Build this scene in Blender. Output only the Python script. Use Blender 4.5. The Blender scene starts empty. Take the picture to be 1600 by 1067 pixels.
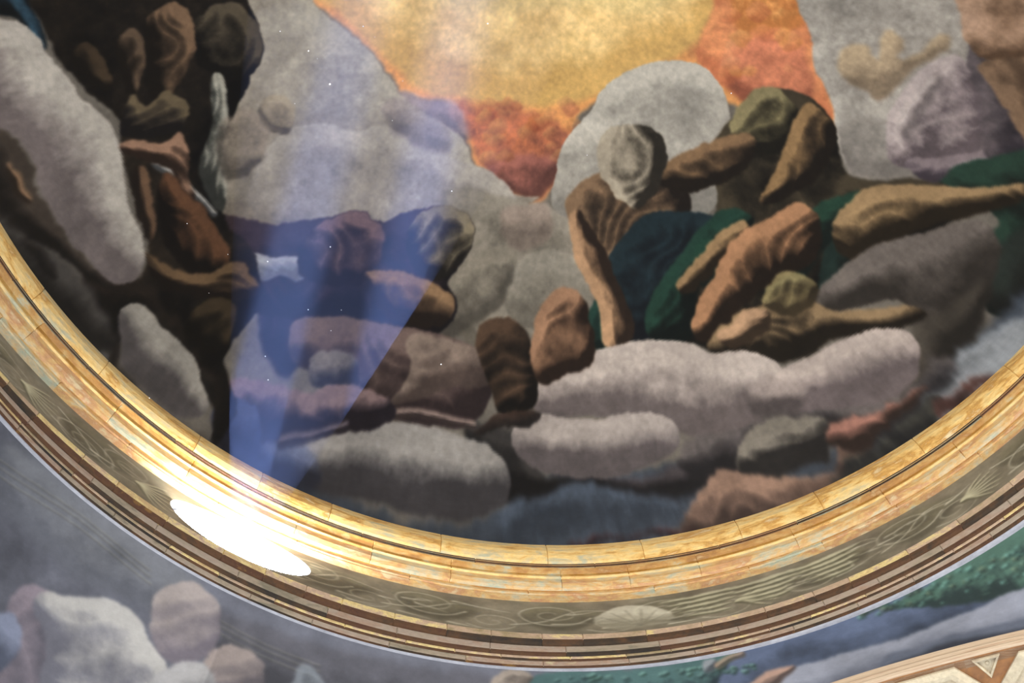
import bpy, math, random
import numpy as np

# ------------------------------------------------------------------ camera, world, lights, exposure
SC = bpy.context.scene
COL = SC.collection
R = 5.0                     # radius of the crown cornice in metres
ZR = 19.02                  # height of its lip above the floor
def W3(x, y, h):            # ring units -> metres
    return (x * R, y * R, ZR + h * R)

cam = bpy.data.cameras.new('camera')
cam.sensor_width = 36.0
cam.lens = 36.0 * 3500.0 / 1600.0
cam.clip_end = 200
camo = bpy.data.objects.new('camera', cam)
COL.objects.link(camo)
SC.camera = camo
from mathutils import Matrix, Vector
rt = Vector((0.999032, 0.0, -0.043982)); up = Vector((0.008006, -0.983293, 0.181852)); fw = Vector((0.043247, 0.182028, 0.982342))
cl = Vector(W3(-0.238529, 0.017429, -3.484361))
camo.matrix_world = Matrix(((rt.x, up.x, -fw.x, cl.x), (rt.y, up.y, -fw.y, cl.y), (rt.z, up.z, -fw.z, cl.z), (0, 0, 0, 1)))

world = bpy.data.worlds.new('church daylight'); SC.world = world
world.use_nodes = True
wb = world.node_tree.nodes['Background']
wb.inputs['Color'].default_value = (0.90, 0.96, 1.04, 1)
wb.inputs['Strength'].default_value = 0.75

SC.view_settings.view_transform = 'Standard'
SC.view_settings.look = 'None'
SC.view_settings.gamma = 1.0
SC.view_settings.use_curve_mapping = False
SC.view_settings.exposure = 1.38
SC.cycles.max_bounces = 6
SC.cycles.diffuse_bounces = 4
SC.cycles.volume_bounces = 0
SC.cycles.use_denoising = True

def area(name, loc, target, power, size, color, spread=math.pi, size_y=None):
    l = bpy.data.lights.new(name, 'AREA'); l.energy = power; l.color = color
    l.shape = 'RECTANGLE'; l.size = size; l.size_y = size_y or size; l.spread = spread
    o = bpy.data.objects.new(name, l); COL.objects.link(o)
    o.location = loc
    o.rotation_euler = (Vector(target) - Vector(loc)).to_track_quat('-Z', 'Y').to_euler()
    return o
# daylight from the tall nave windows, below and to the side of the dome
area('nave_window_light', W3(1.6, -2.2, -1.9), W3(0, .5, 0), 1100, 3.0, (1.0, .95, .86))
area('aisle_window_light', W3(-2.6, -1.0, -2.6), W3(-.2, .9, -.1), 500, 3.0, (1.0, .97, .92))
WIN_PHI = math.radians(118.6)
def pol(r, phi, h): return W3(r * math.cos(phi), r * math.sin(phi), h)

# ------------------------------------------------------------------ helpers
def link(name, me, parent=None, mats=(), label=None, cat=None, group=None, kind=None):
    o = bpy.data.objects.new(name, me); COL.objects.link(o)
    for m in mats: me.materials.append(m)
    if parent is not None: o.parent = parent
    if label: o['label'] = label
    if cat: o['category'] = cat
    if group: o['group'] = group
    if kind: o['kind'] = kind
    return o
def empty(name, label, cat, kind=None):
    o = bpy.data.objects.new(name, None); COL.objects.link(o)
    o['label'] = label; o['category'] = cat
    if kind: o['kind'] = kind
    return o
def mesh(name, verts, faces, uvs=None, mi=None, smooth=None, colors=None):
    me = bpy.data.meshes.new(name)
    if isinstance(verts, np.ndarray) and isinstance(faces, np.ndarray):
        me.vertices.add(len(verts)); me.vertices.foreach_set('co', verts.astype(np.float32).ravel())
        n = len(faces)
        me.loops.add(n * 4); me.loops.foreach_set('vertex_index', faces.astype(np.int32).ravel())
        me.polygons.add(n); me.polygons.foreach_set('loop_start', np.arange(0, n * 4, 4, dtype=np.int32))
        me.update(calc_edges=True)
    else:
        me.from_pydata([tuple(v) for v in verts], [], [tuple(f) for f in faces]); me.update()
    if mi is not None: me.polygons.foreach_set('material_index', np.array(mi, dtype=np.int32))
    if smooth is not None:
        me.polygons.foreach_set('use_smooth', np.full(len(me.polygons), bool(smooth)) if np.isscalar(smooth) else np.array(smooth, dtype=bool))
    if uvs is not None:
        ul = me.uv_layers.new(name='UVMap')
        li = np.zeros(len(me.loops), dtype=np.int32); me.loops.foreach_get('vertex_index', li)
        ul.data.foreach_set('uv', np.array(uvs, dtype=np.float32)[li].ravel())
    if colors is not None:
        at = me.color_attributes.new(name='paint', type='FLOAT_COLOR', domain='POINT')
        c = np.ones((len(me.vertices), 4), dtype=np.float32); c[:, :3] = colors
        at.data.foreach_set('color', c.ravel())
    me.update()
    return me
def grid_faces(nu, nv):     # nu rows of nv columns
    i = np.arange(nu - 1)[:, None] * nv + np.arange(nv - 1)[None]
    i = i.ravel()
    return np.stack([i, i + 1, i + nv + 1, i + nv], -1)
def lin(c):
    c = np.asarray(c, dtype=float)
    return np.where(c <= .04045, c / 12.92, ((c + .055) / 1.055) ** 2.4)
def hx(s):
    s = s.lstrip('#')
    return np.array([int(s[i:i + 2], 16) / 255. for i in (0, 2, 4)])

# ------------------------------------------------------------------ painter: brushes on a colour raster
rng = np.random.default_rng(7)
def smooth_noise(h, w, cell, oct=4, seed=0):
    g = np.random.default_rng(seed); out = np.zeros((h, w)); amp = 1.; tot = 0.
    for o in range(oct):
        c = max(cell / 2 ** o, 1.2)
        gh, gw = int(h / c) + 3, int(w / c) + 3
        a = g.random((gh, gw)) - .5
        y = np.linspace(0, gh - 2.001, h); x = np.linspace(0, gw - 2.001, w)
        yi = y.astype(int); xi = x.astype(int); fy = y - yi; fx = x - xi
        fy = fy * fy * (3 - 2 * fy); fx = fx * fx * (3 - 2 * fx)
        r0 = a[yi]; r1 = a[yi + 1]
        rr = r0 * (1 - fy)[:, None] + r1 * fy[:, None]
        out += amp * (rr[:, xi] * (1 - fx) + rr[:, xi + 1] * fx); tot += amp; amp *= .6
    return out / tot * 2
def boxblur(a, r):
    r = int(max(1, r))
    for ax in (0, 1):
        n = a.shape[ax]
        pad = [(0, 0), (0, 0)]; pad[ax] = (r + 1, r)
        c = np.cumsum(np.pad(a, pad, mode='edge'), axis=ax)
        hi = np.take(c, np.arange(2 * r + 1, n + 2 * r + 1), axis=ax); lo = np.take(c, np.arange(0, n), axis=ax)
        a = (hi - lo) / (2 * r + 1)
    return a
def spline(P, n=6):
    P = np.array(P, float); m = len(P); out = []
    for i in range(m):
        p0, p1, p2, p3 = P[i - 1], P[i], P[(i + 1) % m], P[(i + 2) % m]
        for j in range(n):
            t = j / n
            out.append(.5 * (2 * p1 + (p2 - p0) * t + (2 * p0 - 5 * p1 + 4 * p2 - p3) * t * t + (3 * p1 - p0 - 3 * p2 + p3) * t ** 3))
    return np.array(out)
class Canvas:
    def __init__(self, x0, y0, x1, y1, step, base):
        self.x0, self.y0, self.st = x0, y0, step
        self.w, self.h = int((x1 - x0) / step), int((y1 - y0) / step)
        self.a = np.empty((self.h, self.w, 3)); self.a[:] = hx(base)
        self.warpx = smooth_noise(self.h, self.w, 26 / step, 4, 11) * 9
        self.warpy = smooth_noise(self.h, self.w, 26 / step, 4, 12) * 9
        self.tex = smooth_noise(self.h, self.w, 60 / step, 6, 13)
        self.tex2 = smooth_noise(self.h, self.w, 16 / step, 4, 14)
        self.low = smooth_noise(self.h, self.w, 110 / step, 2, 15)
    def sub(self, P, m):
        P = np.array(P, float)
        a = np.floor((P.min(0) - m - (self.x0, self.y0)) / self.st).astype(int); b_ = np.ceil((P.max(0) + m - (self.x0, self.y0)) / self.st).astype(int)
        i0, i1 = max(0, a[1]), min(self.h, b_[1]); j0, j1 = max(0, a[0]), min(self.w, b_[0])
        if i1 - i0 < 2 or j1 - j0 < 2: return None
        Y, X = np.mgrid[i0:i1, j0:j1].astype(float)
        return i0, i1, j0, j1, X * self.st + self.x0, Y * self.st + self.y0
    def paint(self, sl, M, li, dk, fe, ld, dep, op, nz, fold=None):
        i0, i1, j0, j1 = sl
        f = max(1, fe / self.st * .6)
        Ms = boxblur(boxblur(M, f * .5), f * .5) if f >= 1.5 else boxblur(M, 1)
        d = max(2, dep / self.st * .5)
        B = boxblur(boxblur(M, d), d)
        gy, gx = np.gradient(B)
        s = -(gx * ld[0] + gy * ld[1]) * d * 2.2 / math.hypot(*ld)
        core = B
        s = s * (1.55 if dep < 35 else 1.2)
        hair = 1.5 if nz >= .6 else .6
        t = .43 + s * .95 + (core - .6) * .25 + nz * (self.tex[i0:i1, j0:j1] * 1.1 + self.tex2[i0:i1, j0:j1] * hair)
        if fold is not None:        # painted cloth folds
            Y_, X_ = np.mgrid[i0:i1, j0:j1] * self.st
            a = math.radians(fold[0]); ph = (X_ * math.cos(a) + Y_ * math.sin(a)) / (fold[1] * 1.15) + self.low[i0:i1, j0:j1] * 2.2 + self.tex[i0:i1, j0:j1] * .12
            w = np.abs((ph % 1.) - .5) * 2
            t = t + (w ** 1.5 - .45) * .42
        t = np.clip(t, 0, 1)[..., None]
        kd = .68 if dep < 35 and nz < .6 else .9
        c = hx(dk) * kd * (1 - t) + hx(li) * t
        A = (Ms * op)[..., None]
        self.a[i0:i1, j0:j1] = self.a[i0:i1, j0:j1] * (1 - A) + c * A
    def blob(self, P, li, dk, fe, ld, dep, op, nz, n=6, fold=None):
        q = spline(P, n); s = self.sub(q, 2 * fe + dep * .5 + 6)
        if s is None: return
        i0, i1, j0, j1, X, Y = s
        wa = min(1.1, .2 + fe * .08)
        X = X + self.warpx[i0:i1, j0:j1] * wa; Y = Y + self.warpy[i0:i1, j0:j1] * wa
        M = np.zeros(X.shape, bool)
        for (xa, ya), (xb, yb) in zip(q, np.roll(q, -1, 0)):
            if ya == yb: continue
            lo, hi = (ya, yb) if ya < yb else (yb, ya)
            c = (Y >= lo) & (Y < hi)
            M ^= c & (X < (xb - xa) * (Y - ya) / (yb - ya) + xa)
        self.paint((i0, i1, j0, j1), M.astype(float), li, dk, fe, ld, dep, op, nz, fold)
    def stroke(self, P, w0, w1, li, dk, fe, ld, op):
        P = np.array(P, float); n = len(P)
        if n > 2:       # open spline
            E_ = np.vstack([2 * P[0] - P[1], P, 2 * P[-1] - P[-2]]); o = []
            for i in range(1, n):
                p0, p1, p2, p3 = E_[i - 1:i + 3]
                for j in range(5):
                    t = j / 5; o.append(.5 * (2 * p1 + (p2 - p0) * t + (2 * p0 - 5 * p1 + 4 * p2 - p3) * t * t + (3 * p1 - p0 - 3 * p2 + p3) * t ** 3))
            P = np.array(o + [P[-1]])
        tt = np.linspace(0, 1, len(P)); wd = (w0 + (w1 - w0) * tt) * (1 + (.16 * np.sin(tt * 9.5 + 1.) if w0 > 9 else 0)); s = self.sub(P, max(w0, w1) * 1.2 + 2 * fe + 6)
        if s is None: return
        i0, i1, j0, j1, X, Y = s
        wa = .35 if w0 > 6 else .1
        X = X + self.warpx[i0:i1, j0:j1] * wa; Y = Y + self.warpy[i0:i1, j0:j1] * wa
        D = np.full(X.shape, 1e9)
        for k_ in range(len(P) - 1):
            a, b_ = P[k_], P[k_ + 1]; ab = b_ - a; L2 = ab @ ab + 1e-9
            t = np.clip(((X - a[0]) * ab[0] + (Y - a[1]) * ab[1]) / L2, 0, 1)
            d = np.hypot(X - a[0] - t * ab[0], Y - a[1] - t * ab[1]) - (wd[k_] * (1 - t) + wd[k_ + 1] * t)
            D = np.minimum(D, d)
        M = np.clip(.5 - D / (self.st * 1.4), 0, 1)
        self.paint((i0, i1, j0, j1), M, li, dk, fe, ld, max(w0, w1) * 1.2, op, .25)
    def sample(self, x, y):
        u = np.clip((x - self.x0) / self.st, 0, self.w - 1.001); v = np.clip((y - self.y0) / self.st, 0, self.h - 1.001)
        i = v.astype(int); j = u.astype(int); fv = (v - i)[:, None]; fu = (u - j)[:, None]; a = self.a
        return (a[i, j] * (1 - fu) + a[i, j + 1] * fu) * (1 - fv) + (a[i + 1, j] * (1 - fu) + a[i + 1, j + 1] * fu) * fv

# ------------------------------------------------------------------ materials
def mat(name):
    m = bpy.data.materials.new(name); m.use_nodes = True
    nt = m.node_tree; return m, nt, nt.nodes['Principled BSDF']
def nd(nt, t, **k):
    n = nt.nodes.new(t)
    for a, v in k.items():
        if a in n.inputs: n.inputs[a].default_value = v
        else: setattr(n, a, v)
    return n
def fresco_material(name, scale, rough=.75):
    m, nt, bs = mat(name); L = nt.links
    at = nd(nt, 'ShaderNodeAttribute'); at.attribute_name = 'paint'
    tc = nd(nt, 'ShaderNodeTexCoord')
    n1 = nd(nt, 'ShaderNodeTexNoise', Scale=scale, Detail=8., Roughness=.72)
    n2 = nd(nt, 'ShaderNodeTexNoise', Scale=scale * 7, Detail=4., Roughness=.7)
    L.new(tc.outputs['Object'], n1.inputs['Vector']); L.new(tc.outputs['Object'], n2.inputs['Vector'])
    r1 = nd(nt, 'ShaderNodeMapRange'); r1.inputs['From Min'].default_value = .3; r1.inputs['From Max'].default_value = .7; r1.inputs['To Min'].default_value = .80; r1.inputs['To Max'].default_value = 1.18
    r2 = nd(nt, 'ShaderNodeMapRange'); r2.inputs['From Min'].default_value = .3; r2.inputs['From Max'].default_value = .7; r2.inputs['To Min'].default_value = .94; r2.inputs['To Max'].default_value = 1.05
    L.new(n1.outputs['Fac'], r1.inputs['Value']); L.new(n2.outputs['Fac'], r2.inputs['Value'])
    mu = nd(nt, 'ShaderNodeMath', operation='MULTIPLY'); L.new(r1.outputs[0], mu.inputs[0]); L.new(r2.outputs[0], mu.inputs[1])
    vm = nd(nt, 'ShaderNodeVectorMath', operation='SCALE'); L.new(at.outputs['Color'], vm.inputs[0]); L.new(mu.outputs[0], vm.inputs['Scale'])
    L.new(vm.outputs[0], bs.inputs['Base Color'])
    bs.inputs['Roughness'].default_value = rough; bs.inputs['Specular IOR Level'].default_value = .2
    bp = nd(nt, 'ShaderNodeBump', Strength=.12, Distance=.01); L.new(n2.outputs['Fac'], bp.inputs['Height']); L.new(bp.outputs[0], bs.inputs['Normal'])
    return m
def band_material(name, stops, metal=.12, rough=.42, sx=1.5, sy=3.4, rnd=.12, bump=.25):
    # worn gilding / stone: colours chosen by noise drawn out along the ring
    m, nt, bs = mat(name); L = nt.links
    tc = nd(nt, 'ShaderNodeTexCoord'); mp = nd(nt, 'ShaderNodeMapping'); mp.inputs['Scale'].default_value = (sx, sy, 1)
    oi = nd(nt, 'ShaderNodeObjectInfo')
    ad = nd(nt, 'ShaderNodeVectorMath', operation='ADD'); cb = nd(nt, 'ShaderNodeCombineXYZ')
    L.new(oi.outputs['Random'], cb.inputs[2]); L.new(tc.outputs['UV'], mp.inputs['Vector']); L.new(mp.outputs[0], ad.inputs[0]); L.new(cb.outputs[0], ad.inputs[1])
    n1 = nd(nt, 'ShaderNodeTexNoise', Scale=2.2, Detail=7., Roughness=.68, Distortion=.4); L.new(ad.outputs[0], n1.inputs['Vector'])
    n2 = nd(nt, 'ShaderNodeTexNoise', Scale=11., Detail=5., Roughness=.7); L.new(ad.outputs[0], n2.inputs['Vector'])
    sm = nd(nt, 'ShaderNodeMath', operation='MULTIPLY_ADD'); sm.inputs[1].default_value = rnd; L.new(oi.outputs['Random'], sm.inputs[0]); L.new(n1.outputs['Fac'], sm.inputs[2])
    sb = nd(nt, 'ShaderNodeMath', operation='SUBTRACT'); sb.inputs[1].default_value = rnd / 2; L.new(sm.outputs[0], sb.inputs[0])
    cr = nd(nt, 'ShaderNodeValToRGB'); L.new(sb.outputs[0], cr.inputs['Fac'])
    e = cr.color_ramp.elements
    while len(e) > 1: e.remove(e[-1])
    for i, (p, c) in enumerate(stops):
        el = e[0] if i == 0 else e.new(p)
        el.position = p; el.color = (*lin(hx(c)), 1)
    r2 = nd(nt, 'ShaderNodeMapRange'); r2.inputs['From Min'].default_value = .3; r2.inputs['From Max'].default_value = .7; r2.inputs['To Min'].default_value = .8; r2.inputs['To Max'].default_value = 1.12
    L.new(n2.outputs['Fac'], r2.inputs['Value'])
    vm = nd(nt, 'ShaderNodeVectorMath', operation='SCALE'); L.new(cr.outputs['Color'], vm.inputs[0]); L.new(r2.outputs[0], vm.inputs['Scale'])
    L.new(vm.outputs[0], bs.inputs['Base Color'])
    bs.inputs['Metallic'].default_value = metal; bs.inputs['Roughness'].default_value = rough
    bp = nd(nt, 'ShaderNodeBump', Strength=bump, Distance=.01); L.new(n2.outputs['Fac'], bp.inputs['Height']); L.new(bp.outputs[0], bs.inputs['Normal'])
    return m
M_dome = fresco_material('dome fresco plaster', 1.6)
M_pend = fresco_material('pendentive fresco plaster', 1.8)
M_friz = fresco_material('painted frieze plaster', 2.4, .55)
M_gold = band_material('bright worn gilding', [(.32, '#a8a488'), (.39, '#c4ac7c'), (.46, '#d8b878'), (.53, '#cfa662'), (.60, '#b0803c'), (.68, '#cdb488')])
M_gold2 = band_material('deep ochre gilding', [(.32, '#96937a'), (.40, '#a88448'), (.5, '#9c6e2c'), (.58, '#8c5e22'), (.68, '#ac8c5c')], rough=.45)
M_gold3 = band_material('pink tinged gilding', [(.34, '#9c9f88'), (.42, '#b8a480'), (.5, '#c09a60'), (.58, '#b08056'), (.68, '#c2ac84')], rough=.5)
M_pale = band_material('pale greyish stone moulding', [(.25, '#6e6654'), (.4, '#8c7e6a'), (.55, '#948474'), (.7, '#8e7460'), (.8, '#aa9c7c')], metal=0., rough=.6, sx=2., rnd=.3)
M_fil = band_material('patchy gilt stone fillet', [(.25, '#8a7a5a'), (.4, '#a58d74'), (.52, '#ad937c'), (.62, '#cdb87c'), (.72, '#b09468')], metal=.1, rough=.5, sx=3., rnd=.4)
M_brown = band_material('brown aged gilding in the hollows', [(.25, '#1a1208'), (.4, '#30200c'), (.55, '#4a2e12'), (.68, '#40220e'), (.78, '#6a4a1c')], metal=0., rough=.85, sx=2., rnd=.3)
M_white = band_material('white plaster edge', [(.3, '#86868c'), (.6, '#9c9ca2')], metal=0., rough=.7, bump=.1)
M_arch = band_material('beige painted arch border', [(.3, '#98785a'), (.42, '#ac9478'), (.55, '#b49e84'), (.68, '#a08266'), (.8, '#a29082')], metal=0., rough=.65, sx=.6, sy=18.)
M_sofb = band_material('brown painted arch soffit', [(.3, '#6c4c30'), (.5, '#8a5c30'), (.7, '#785030')], metal=0., rough=.7, sx=2., sy=2.)
M_panel = band_material('cream soffit panel', [(.3, '#9c8c74'), (.5, '#b6a88c'), (.7, '#ac9a80')], metal=0., rough=.7, sx=3., sy=3.)
M_wall = band_material('grey plaster behind', [(.3, '#77726c'), (.7, '#8a857e')], metal=0., rough=.8)

# ------------------------------------------------------------------ slight unevenness of the old ring
HK = [0, .0704, .1272, .2613, .3247, .3294]
CF = [(.0017, -.0007, -.0024, .0002), (.006, -.0042, -.0041, .0013), (.0098, .0007, -.0019, -.0012), (.0164, -.0124, -.0019, .0009), (-.0192, .0007, .0107, .0013), (-.0126, .0052, .0021, -.0002)]
def wob(phi, h):
    phi = np.mod(phi, 2 * math.pi)
    x = np.clip(phi, math.radians(42), math.radians(152)) - 1.5
    v = np.array([np.polyval(c, x) for c in CF])
    hh = min(max(-h, 0), .3294)
    k = max(i for i in range(5) if HK[i] <= hh) if hh > 0 else 0
    t = (hh - HK[k]) / (HK[k + 1] - HK[k])
    far = np.clip((np.abs(((phi - 1.7 + math.pi) % (2 * math.pi)) - math.pi) - 1.1) / .6, 0, 1)
    return (v[k] * (1 - t) + v[k + 1] * t) * (1 - far)
def block(name, prof, mats_i, p0, p1, mats, parent, back=.05, joint=True, nseg=None, label=None):
    # a curved block: profile polyline swept along the ring, closed behind, with a fine V joint at both ends
    n = nseg or max(3, int(math.degrees(abs(p1 - p0)) * .9) + 1)
    ph = np.linspace(p0, p1, n + 1)
    if joint: ph = np.concatenate([[p0], [p0 + .0010], ph[1:-1], [p1 - .0010], [p1]])
    pr = list(prof)
    N = len(pr) + 2
    top = (pr[0][0] + back, pr[0][1]); bot = (pr[-1][0] + back, pr[-1][1])
    vs = []; uv = []
    acc = [0.]
    for a, b_ in zip(pr, pr[1:]): acc.append(acc[-1] + math.dist(a, b_))
    for i, f in enumerate(ph):
        rec = .0016 if joint and i in (0, len(ph) - 1) else 0.
        for j, (r, h) in enumerate(pr):
            q = r + rec + float(wob(f, h))
            vs.append(pol(q, f, h)); uv.append((f * 5.3, acc[j] * R))
        for (r, h) in (bot, top):
            vs.append(pol(r, f, h)); uv.append((f * 5.3, 0))
    fs = []; mi = []; sm = []
    for i in range(len(ph) - 1):
        for j in range(N):
            a = i * N + j; b_ = i * N + (j + 1) % N
            fs.append((a, b_, b_ + N, a + N)); mi.append(mats_i[j] if j < len(pr) - 1 else 0)
    me = mesh(name, vs, fs + [tuple(range(N))[::-1], tuple((len(ph) - 1) * N + j for j in range(N))], uv, mi + [0, 0])
    me.polygons.foreach_set('use_smooth', np.zeros(len(me.polygons), dtype=bool))
    return link(name, me, parent, mats, label=label)

VIS0, VIS1 = math.radians(38), math.radians(158)
def course(name, prof, mi, mats, parent, step, seed, back=.05):
    rd = random.Random(seed); f = VIS0
    while f < VIS1:
        g = f + math.radians(step) * rd.uniform(.72, 1.28)
        if VIS1 - g < math.radians(step) * .6: g = VIS1
        block(name, prof, mi, f, g, mats, parent, back)
        f = g
    block(name + '_run', prof, mi, VIS1, VIS0 + 2 * math.pi, mats, parent, back, nseg=70)   # the rest of the circle, one piece

# crown cornice
crown = empty('trim_1', 'gilded crown cornice ringing the foot of the painted dome, in long curved blocks', 'cornice', 'structure')
lip = [(1.0005, .010), (1.0, 0.), (.9985, -.012), (.9985, -.030), (1.0015, -.046), (1.0072, -.058), (1.0105, -.062)]
course('gilded_lip_block', lip, [0] * 6, [M_gold], crown, 9.0, 1)
grv = [(1.0105, -.062), (1.0120, -.0625), (1.0120, -.066), (1.0150, -.066), (1.0150, -.071)]
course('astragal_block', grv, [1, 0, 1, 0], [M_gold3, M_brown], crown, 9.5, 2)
cov = [(1.0150, -.071), (1.0190, -.072), (1.0235, -.075), (1.0262, -.082), (1.0262, -.084), (1.0240, -.084), (1.0240, -.088), (1.0275, -.0885), (1.0278, -.092), (1.0295, -.106), (1.0350, -.114), (1.0400, -.116)]
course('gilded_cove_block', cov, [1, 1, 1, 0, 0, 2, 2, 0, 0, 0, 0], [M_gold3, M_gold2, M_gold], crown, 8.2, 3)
fil = [(1.0400, -.116), (1.0420, -.1165), (1.0425, -.1245), (1.0450, -.1250), (1.0452, -.1290), (1.0570, -.1290)]
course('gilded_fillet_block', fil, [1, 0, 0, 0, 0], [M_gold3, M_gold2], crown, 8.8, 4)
# architrave below the frieze
archi = empty('trim_3', 'stepped brown and cream architrave mouldings below the painted frieze', 'moulding', 'structure')
def step_course(name, r0, h0, dr1, dh1, dr2, dh2, m, stp, seed):
    r1, h1 = r0 + dr1, h0 - dh1; r2, h2 = r1 + dr2, h1 - dh2
    pr = [(r0 + .006, h0 + .0002), (r0, h0), (r0 - .0006, h0 - dh1 * .12), (r1 - .0006, h1 + dh1 * .12), (r1, h1), (r1 + dr2 * .55, h1 - dh2 * .15), (r1 + dr2 * .9, h1 - dh2 * .55), (r2, h2)]
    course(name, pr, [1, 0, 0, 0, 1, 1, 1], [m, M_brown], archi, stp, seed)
    return r2, h2
r_, h_ = 1.0622, -.2610
r_, h_ = step_course('upper_fillet_block', r_, h_, .0022, .0165, .0092, .006, M_fil, 4.2, 5)
r_, h_ = step_course('upper_fascia_block', r_, h_, .0024, .0175, .0062, .0035, M_pale, 6.5, 6)
r_, h_ = step_course('bead_block', r_, h_, .001, .006, .0034, .002, M_fil, 4.6, 7)
r_, h_ = step_course('lower_fascia_block', r_, h_, .0022, .012, .0040, .002, M_pale, 6.2, 8)
edge = empty('trim_4', 'thin white plaster edge curving under the brown mouldings', 'edge', 'structure')
wh = [(r_, h_), (r_ + .0010, h_ - .002), (1.0945, -.3290), (1.0985, -.3300), (1.102, -.3302)]
block('plaster_edge', wh, [0, 0, 0, 0], VIS0, VIS1, [M_white], edge, nseg=120, joint=False)
block('plaster_edge_run', wh, [0, 0, 0, 0], VIS1, VIS0 + 2 * math.pi, [M_white], edge, nseg=80, joint=False)

# ------------------------------------------------------------------ frieze with its oval window
FR_T, FR_B = (1.0552, -.1285), (1.0640, -.2625)
def frz(phi, v):            # v 0 top .. 1 bottom
    r = FR_T[0] + (FR_B[0] - FR_T[0]) * v; h = FR_T[1] + (FR_B[1] - FR_T[1]) * v
    return r, h
def U(phi): return (math.radians(160) - phi) * 1060
FC = Canvas(-60, -20, 2360, 160, 1.6, '686050')
FC.a += (FC.tex * .10 + FC.tex2 * .04)[..., None] * np.array([1, .95, .8])
cr_, cd_ = 'b8b09a', '908870'
fr = random.Random(5)
def spiral(cx, cy, r0, turns, sgn, a0, w):
    w *= .62
    pts = []
    for i in range(int(turns * 10) + 1):
        t = i / 10; rr = r0 * (1 - t / (turns + .25)); a = a0 + sgn * t * 2 * math.pi
        pts.append((cx + rr * 1.5 * math.cos(a), cy + rr * 1.15 * math.sin(a)))
    FC.stroke(pts, w, w * .5, cr_, cd_, 2, (0, -1), .85)
u = 0
while u < 2250:
    sg = fr.choice((1, -1)); wdt = fr.uniform(150, 200); my = 75
    FC.blob([(u + 20, 30), (u + 80, 15), (u + 150, 60), (u + 90, 120), (u + 30, 100)], '5c5742', '4c4838', 16, (0, -1), 30, .5, .3)
    FC.stroke([(u, my + 30 * sg), (u + wdt * .3, my + 8 * sg), (u + wdt * .6, my - 34 * sg), (u + wdt, my - 20 * sg)], 3, 1.6, cr_, cd_, 3, (0, -1), .85)
    spiral(u + wdt * .35, my - 18 * sg, 42, 1.9, sg, .3, 4)
    spiral(u + wdt * .85, my + 22 * sg, 32, 1.6, -sg, 2.5, 3.5)
    for q in range(5):
        x0 = u + fr.uniform(0, wdt); y0 = fr.uniform(20, 130); a = fr.uniform(-.6, .6)
        FC.stroke([(x0, y0), (x0 + 22, y0 + 10 * a), (x0 + 48, y0 + 30 * a)], 6, 1, cr_, cd_, 3, (0, -1), fr.uniform(.45, .8))
    if fr.random() < .45:      # leaf spray
        for q in range(7):
            a = -.9 + q * .3
            FC.stroke([(u + wdt, 85), (u + wdt + 30 * math.cos(a), 85 + 34 * math.sin(a)), (u + wdt + 66 * math.cos(a), 85 + 60 * math.sin(a))], 8, 2, 'a8a184', '787158', 3, (0, -1), .75)
        u += 60
    u += wdt
PAINT_SHELLS = [(1385, 1), (1500, 0), (1600, 0), (1700, 0)]
for x0, kd in PAINT_SHELLS:
    if kd:
        FC.blob([(x0 - 62, 85), (x0 - 30, 40), (x0 + 20, 30), (x0 + 55, 60), (x0 + 62, 100), (x0 + 20, 122), (x0 - 40, 118)], 'b8b19c', '857e6a', 6, (0, -1), 40, .75, .4)
        for q in range(6):
            a = -2.6 + q * .45
            FC.stroke([(x0 + 10, 112), (x0 + 55 * math.cos(a), 95 + 50 * math.sin(a))], 1.5, 1.5, '8f8874', '857e6a', 2, (0, -1), .7)
    else:
        for q in range(5):
            FC.blob([(x0 - 70 + q * 8, 35 + q * 17), (x0 - 10, 22 + q * 19), (x0 + 62 - q * 6, 26 + q * 18), (x0 + 10, 44 + q * 17)], 'aaa488', '757056', 4, (0, -1), 14, .8, .4)
WN = 0.50; WHH = .465; WHW = math.radians(6.4)        # window centre height, half height (of the frieze), half width
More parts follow.
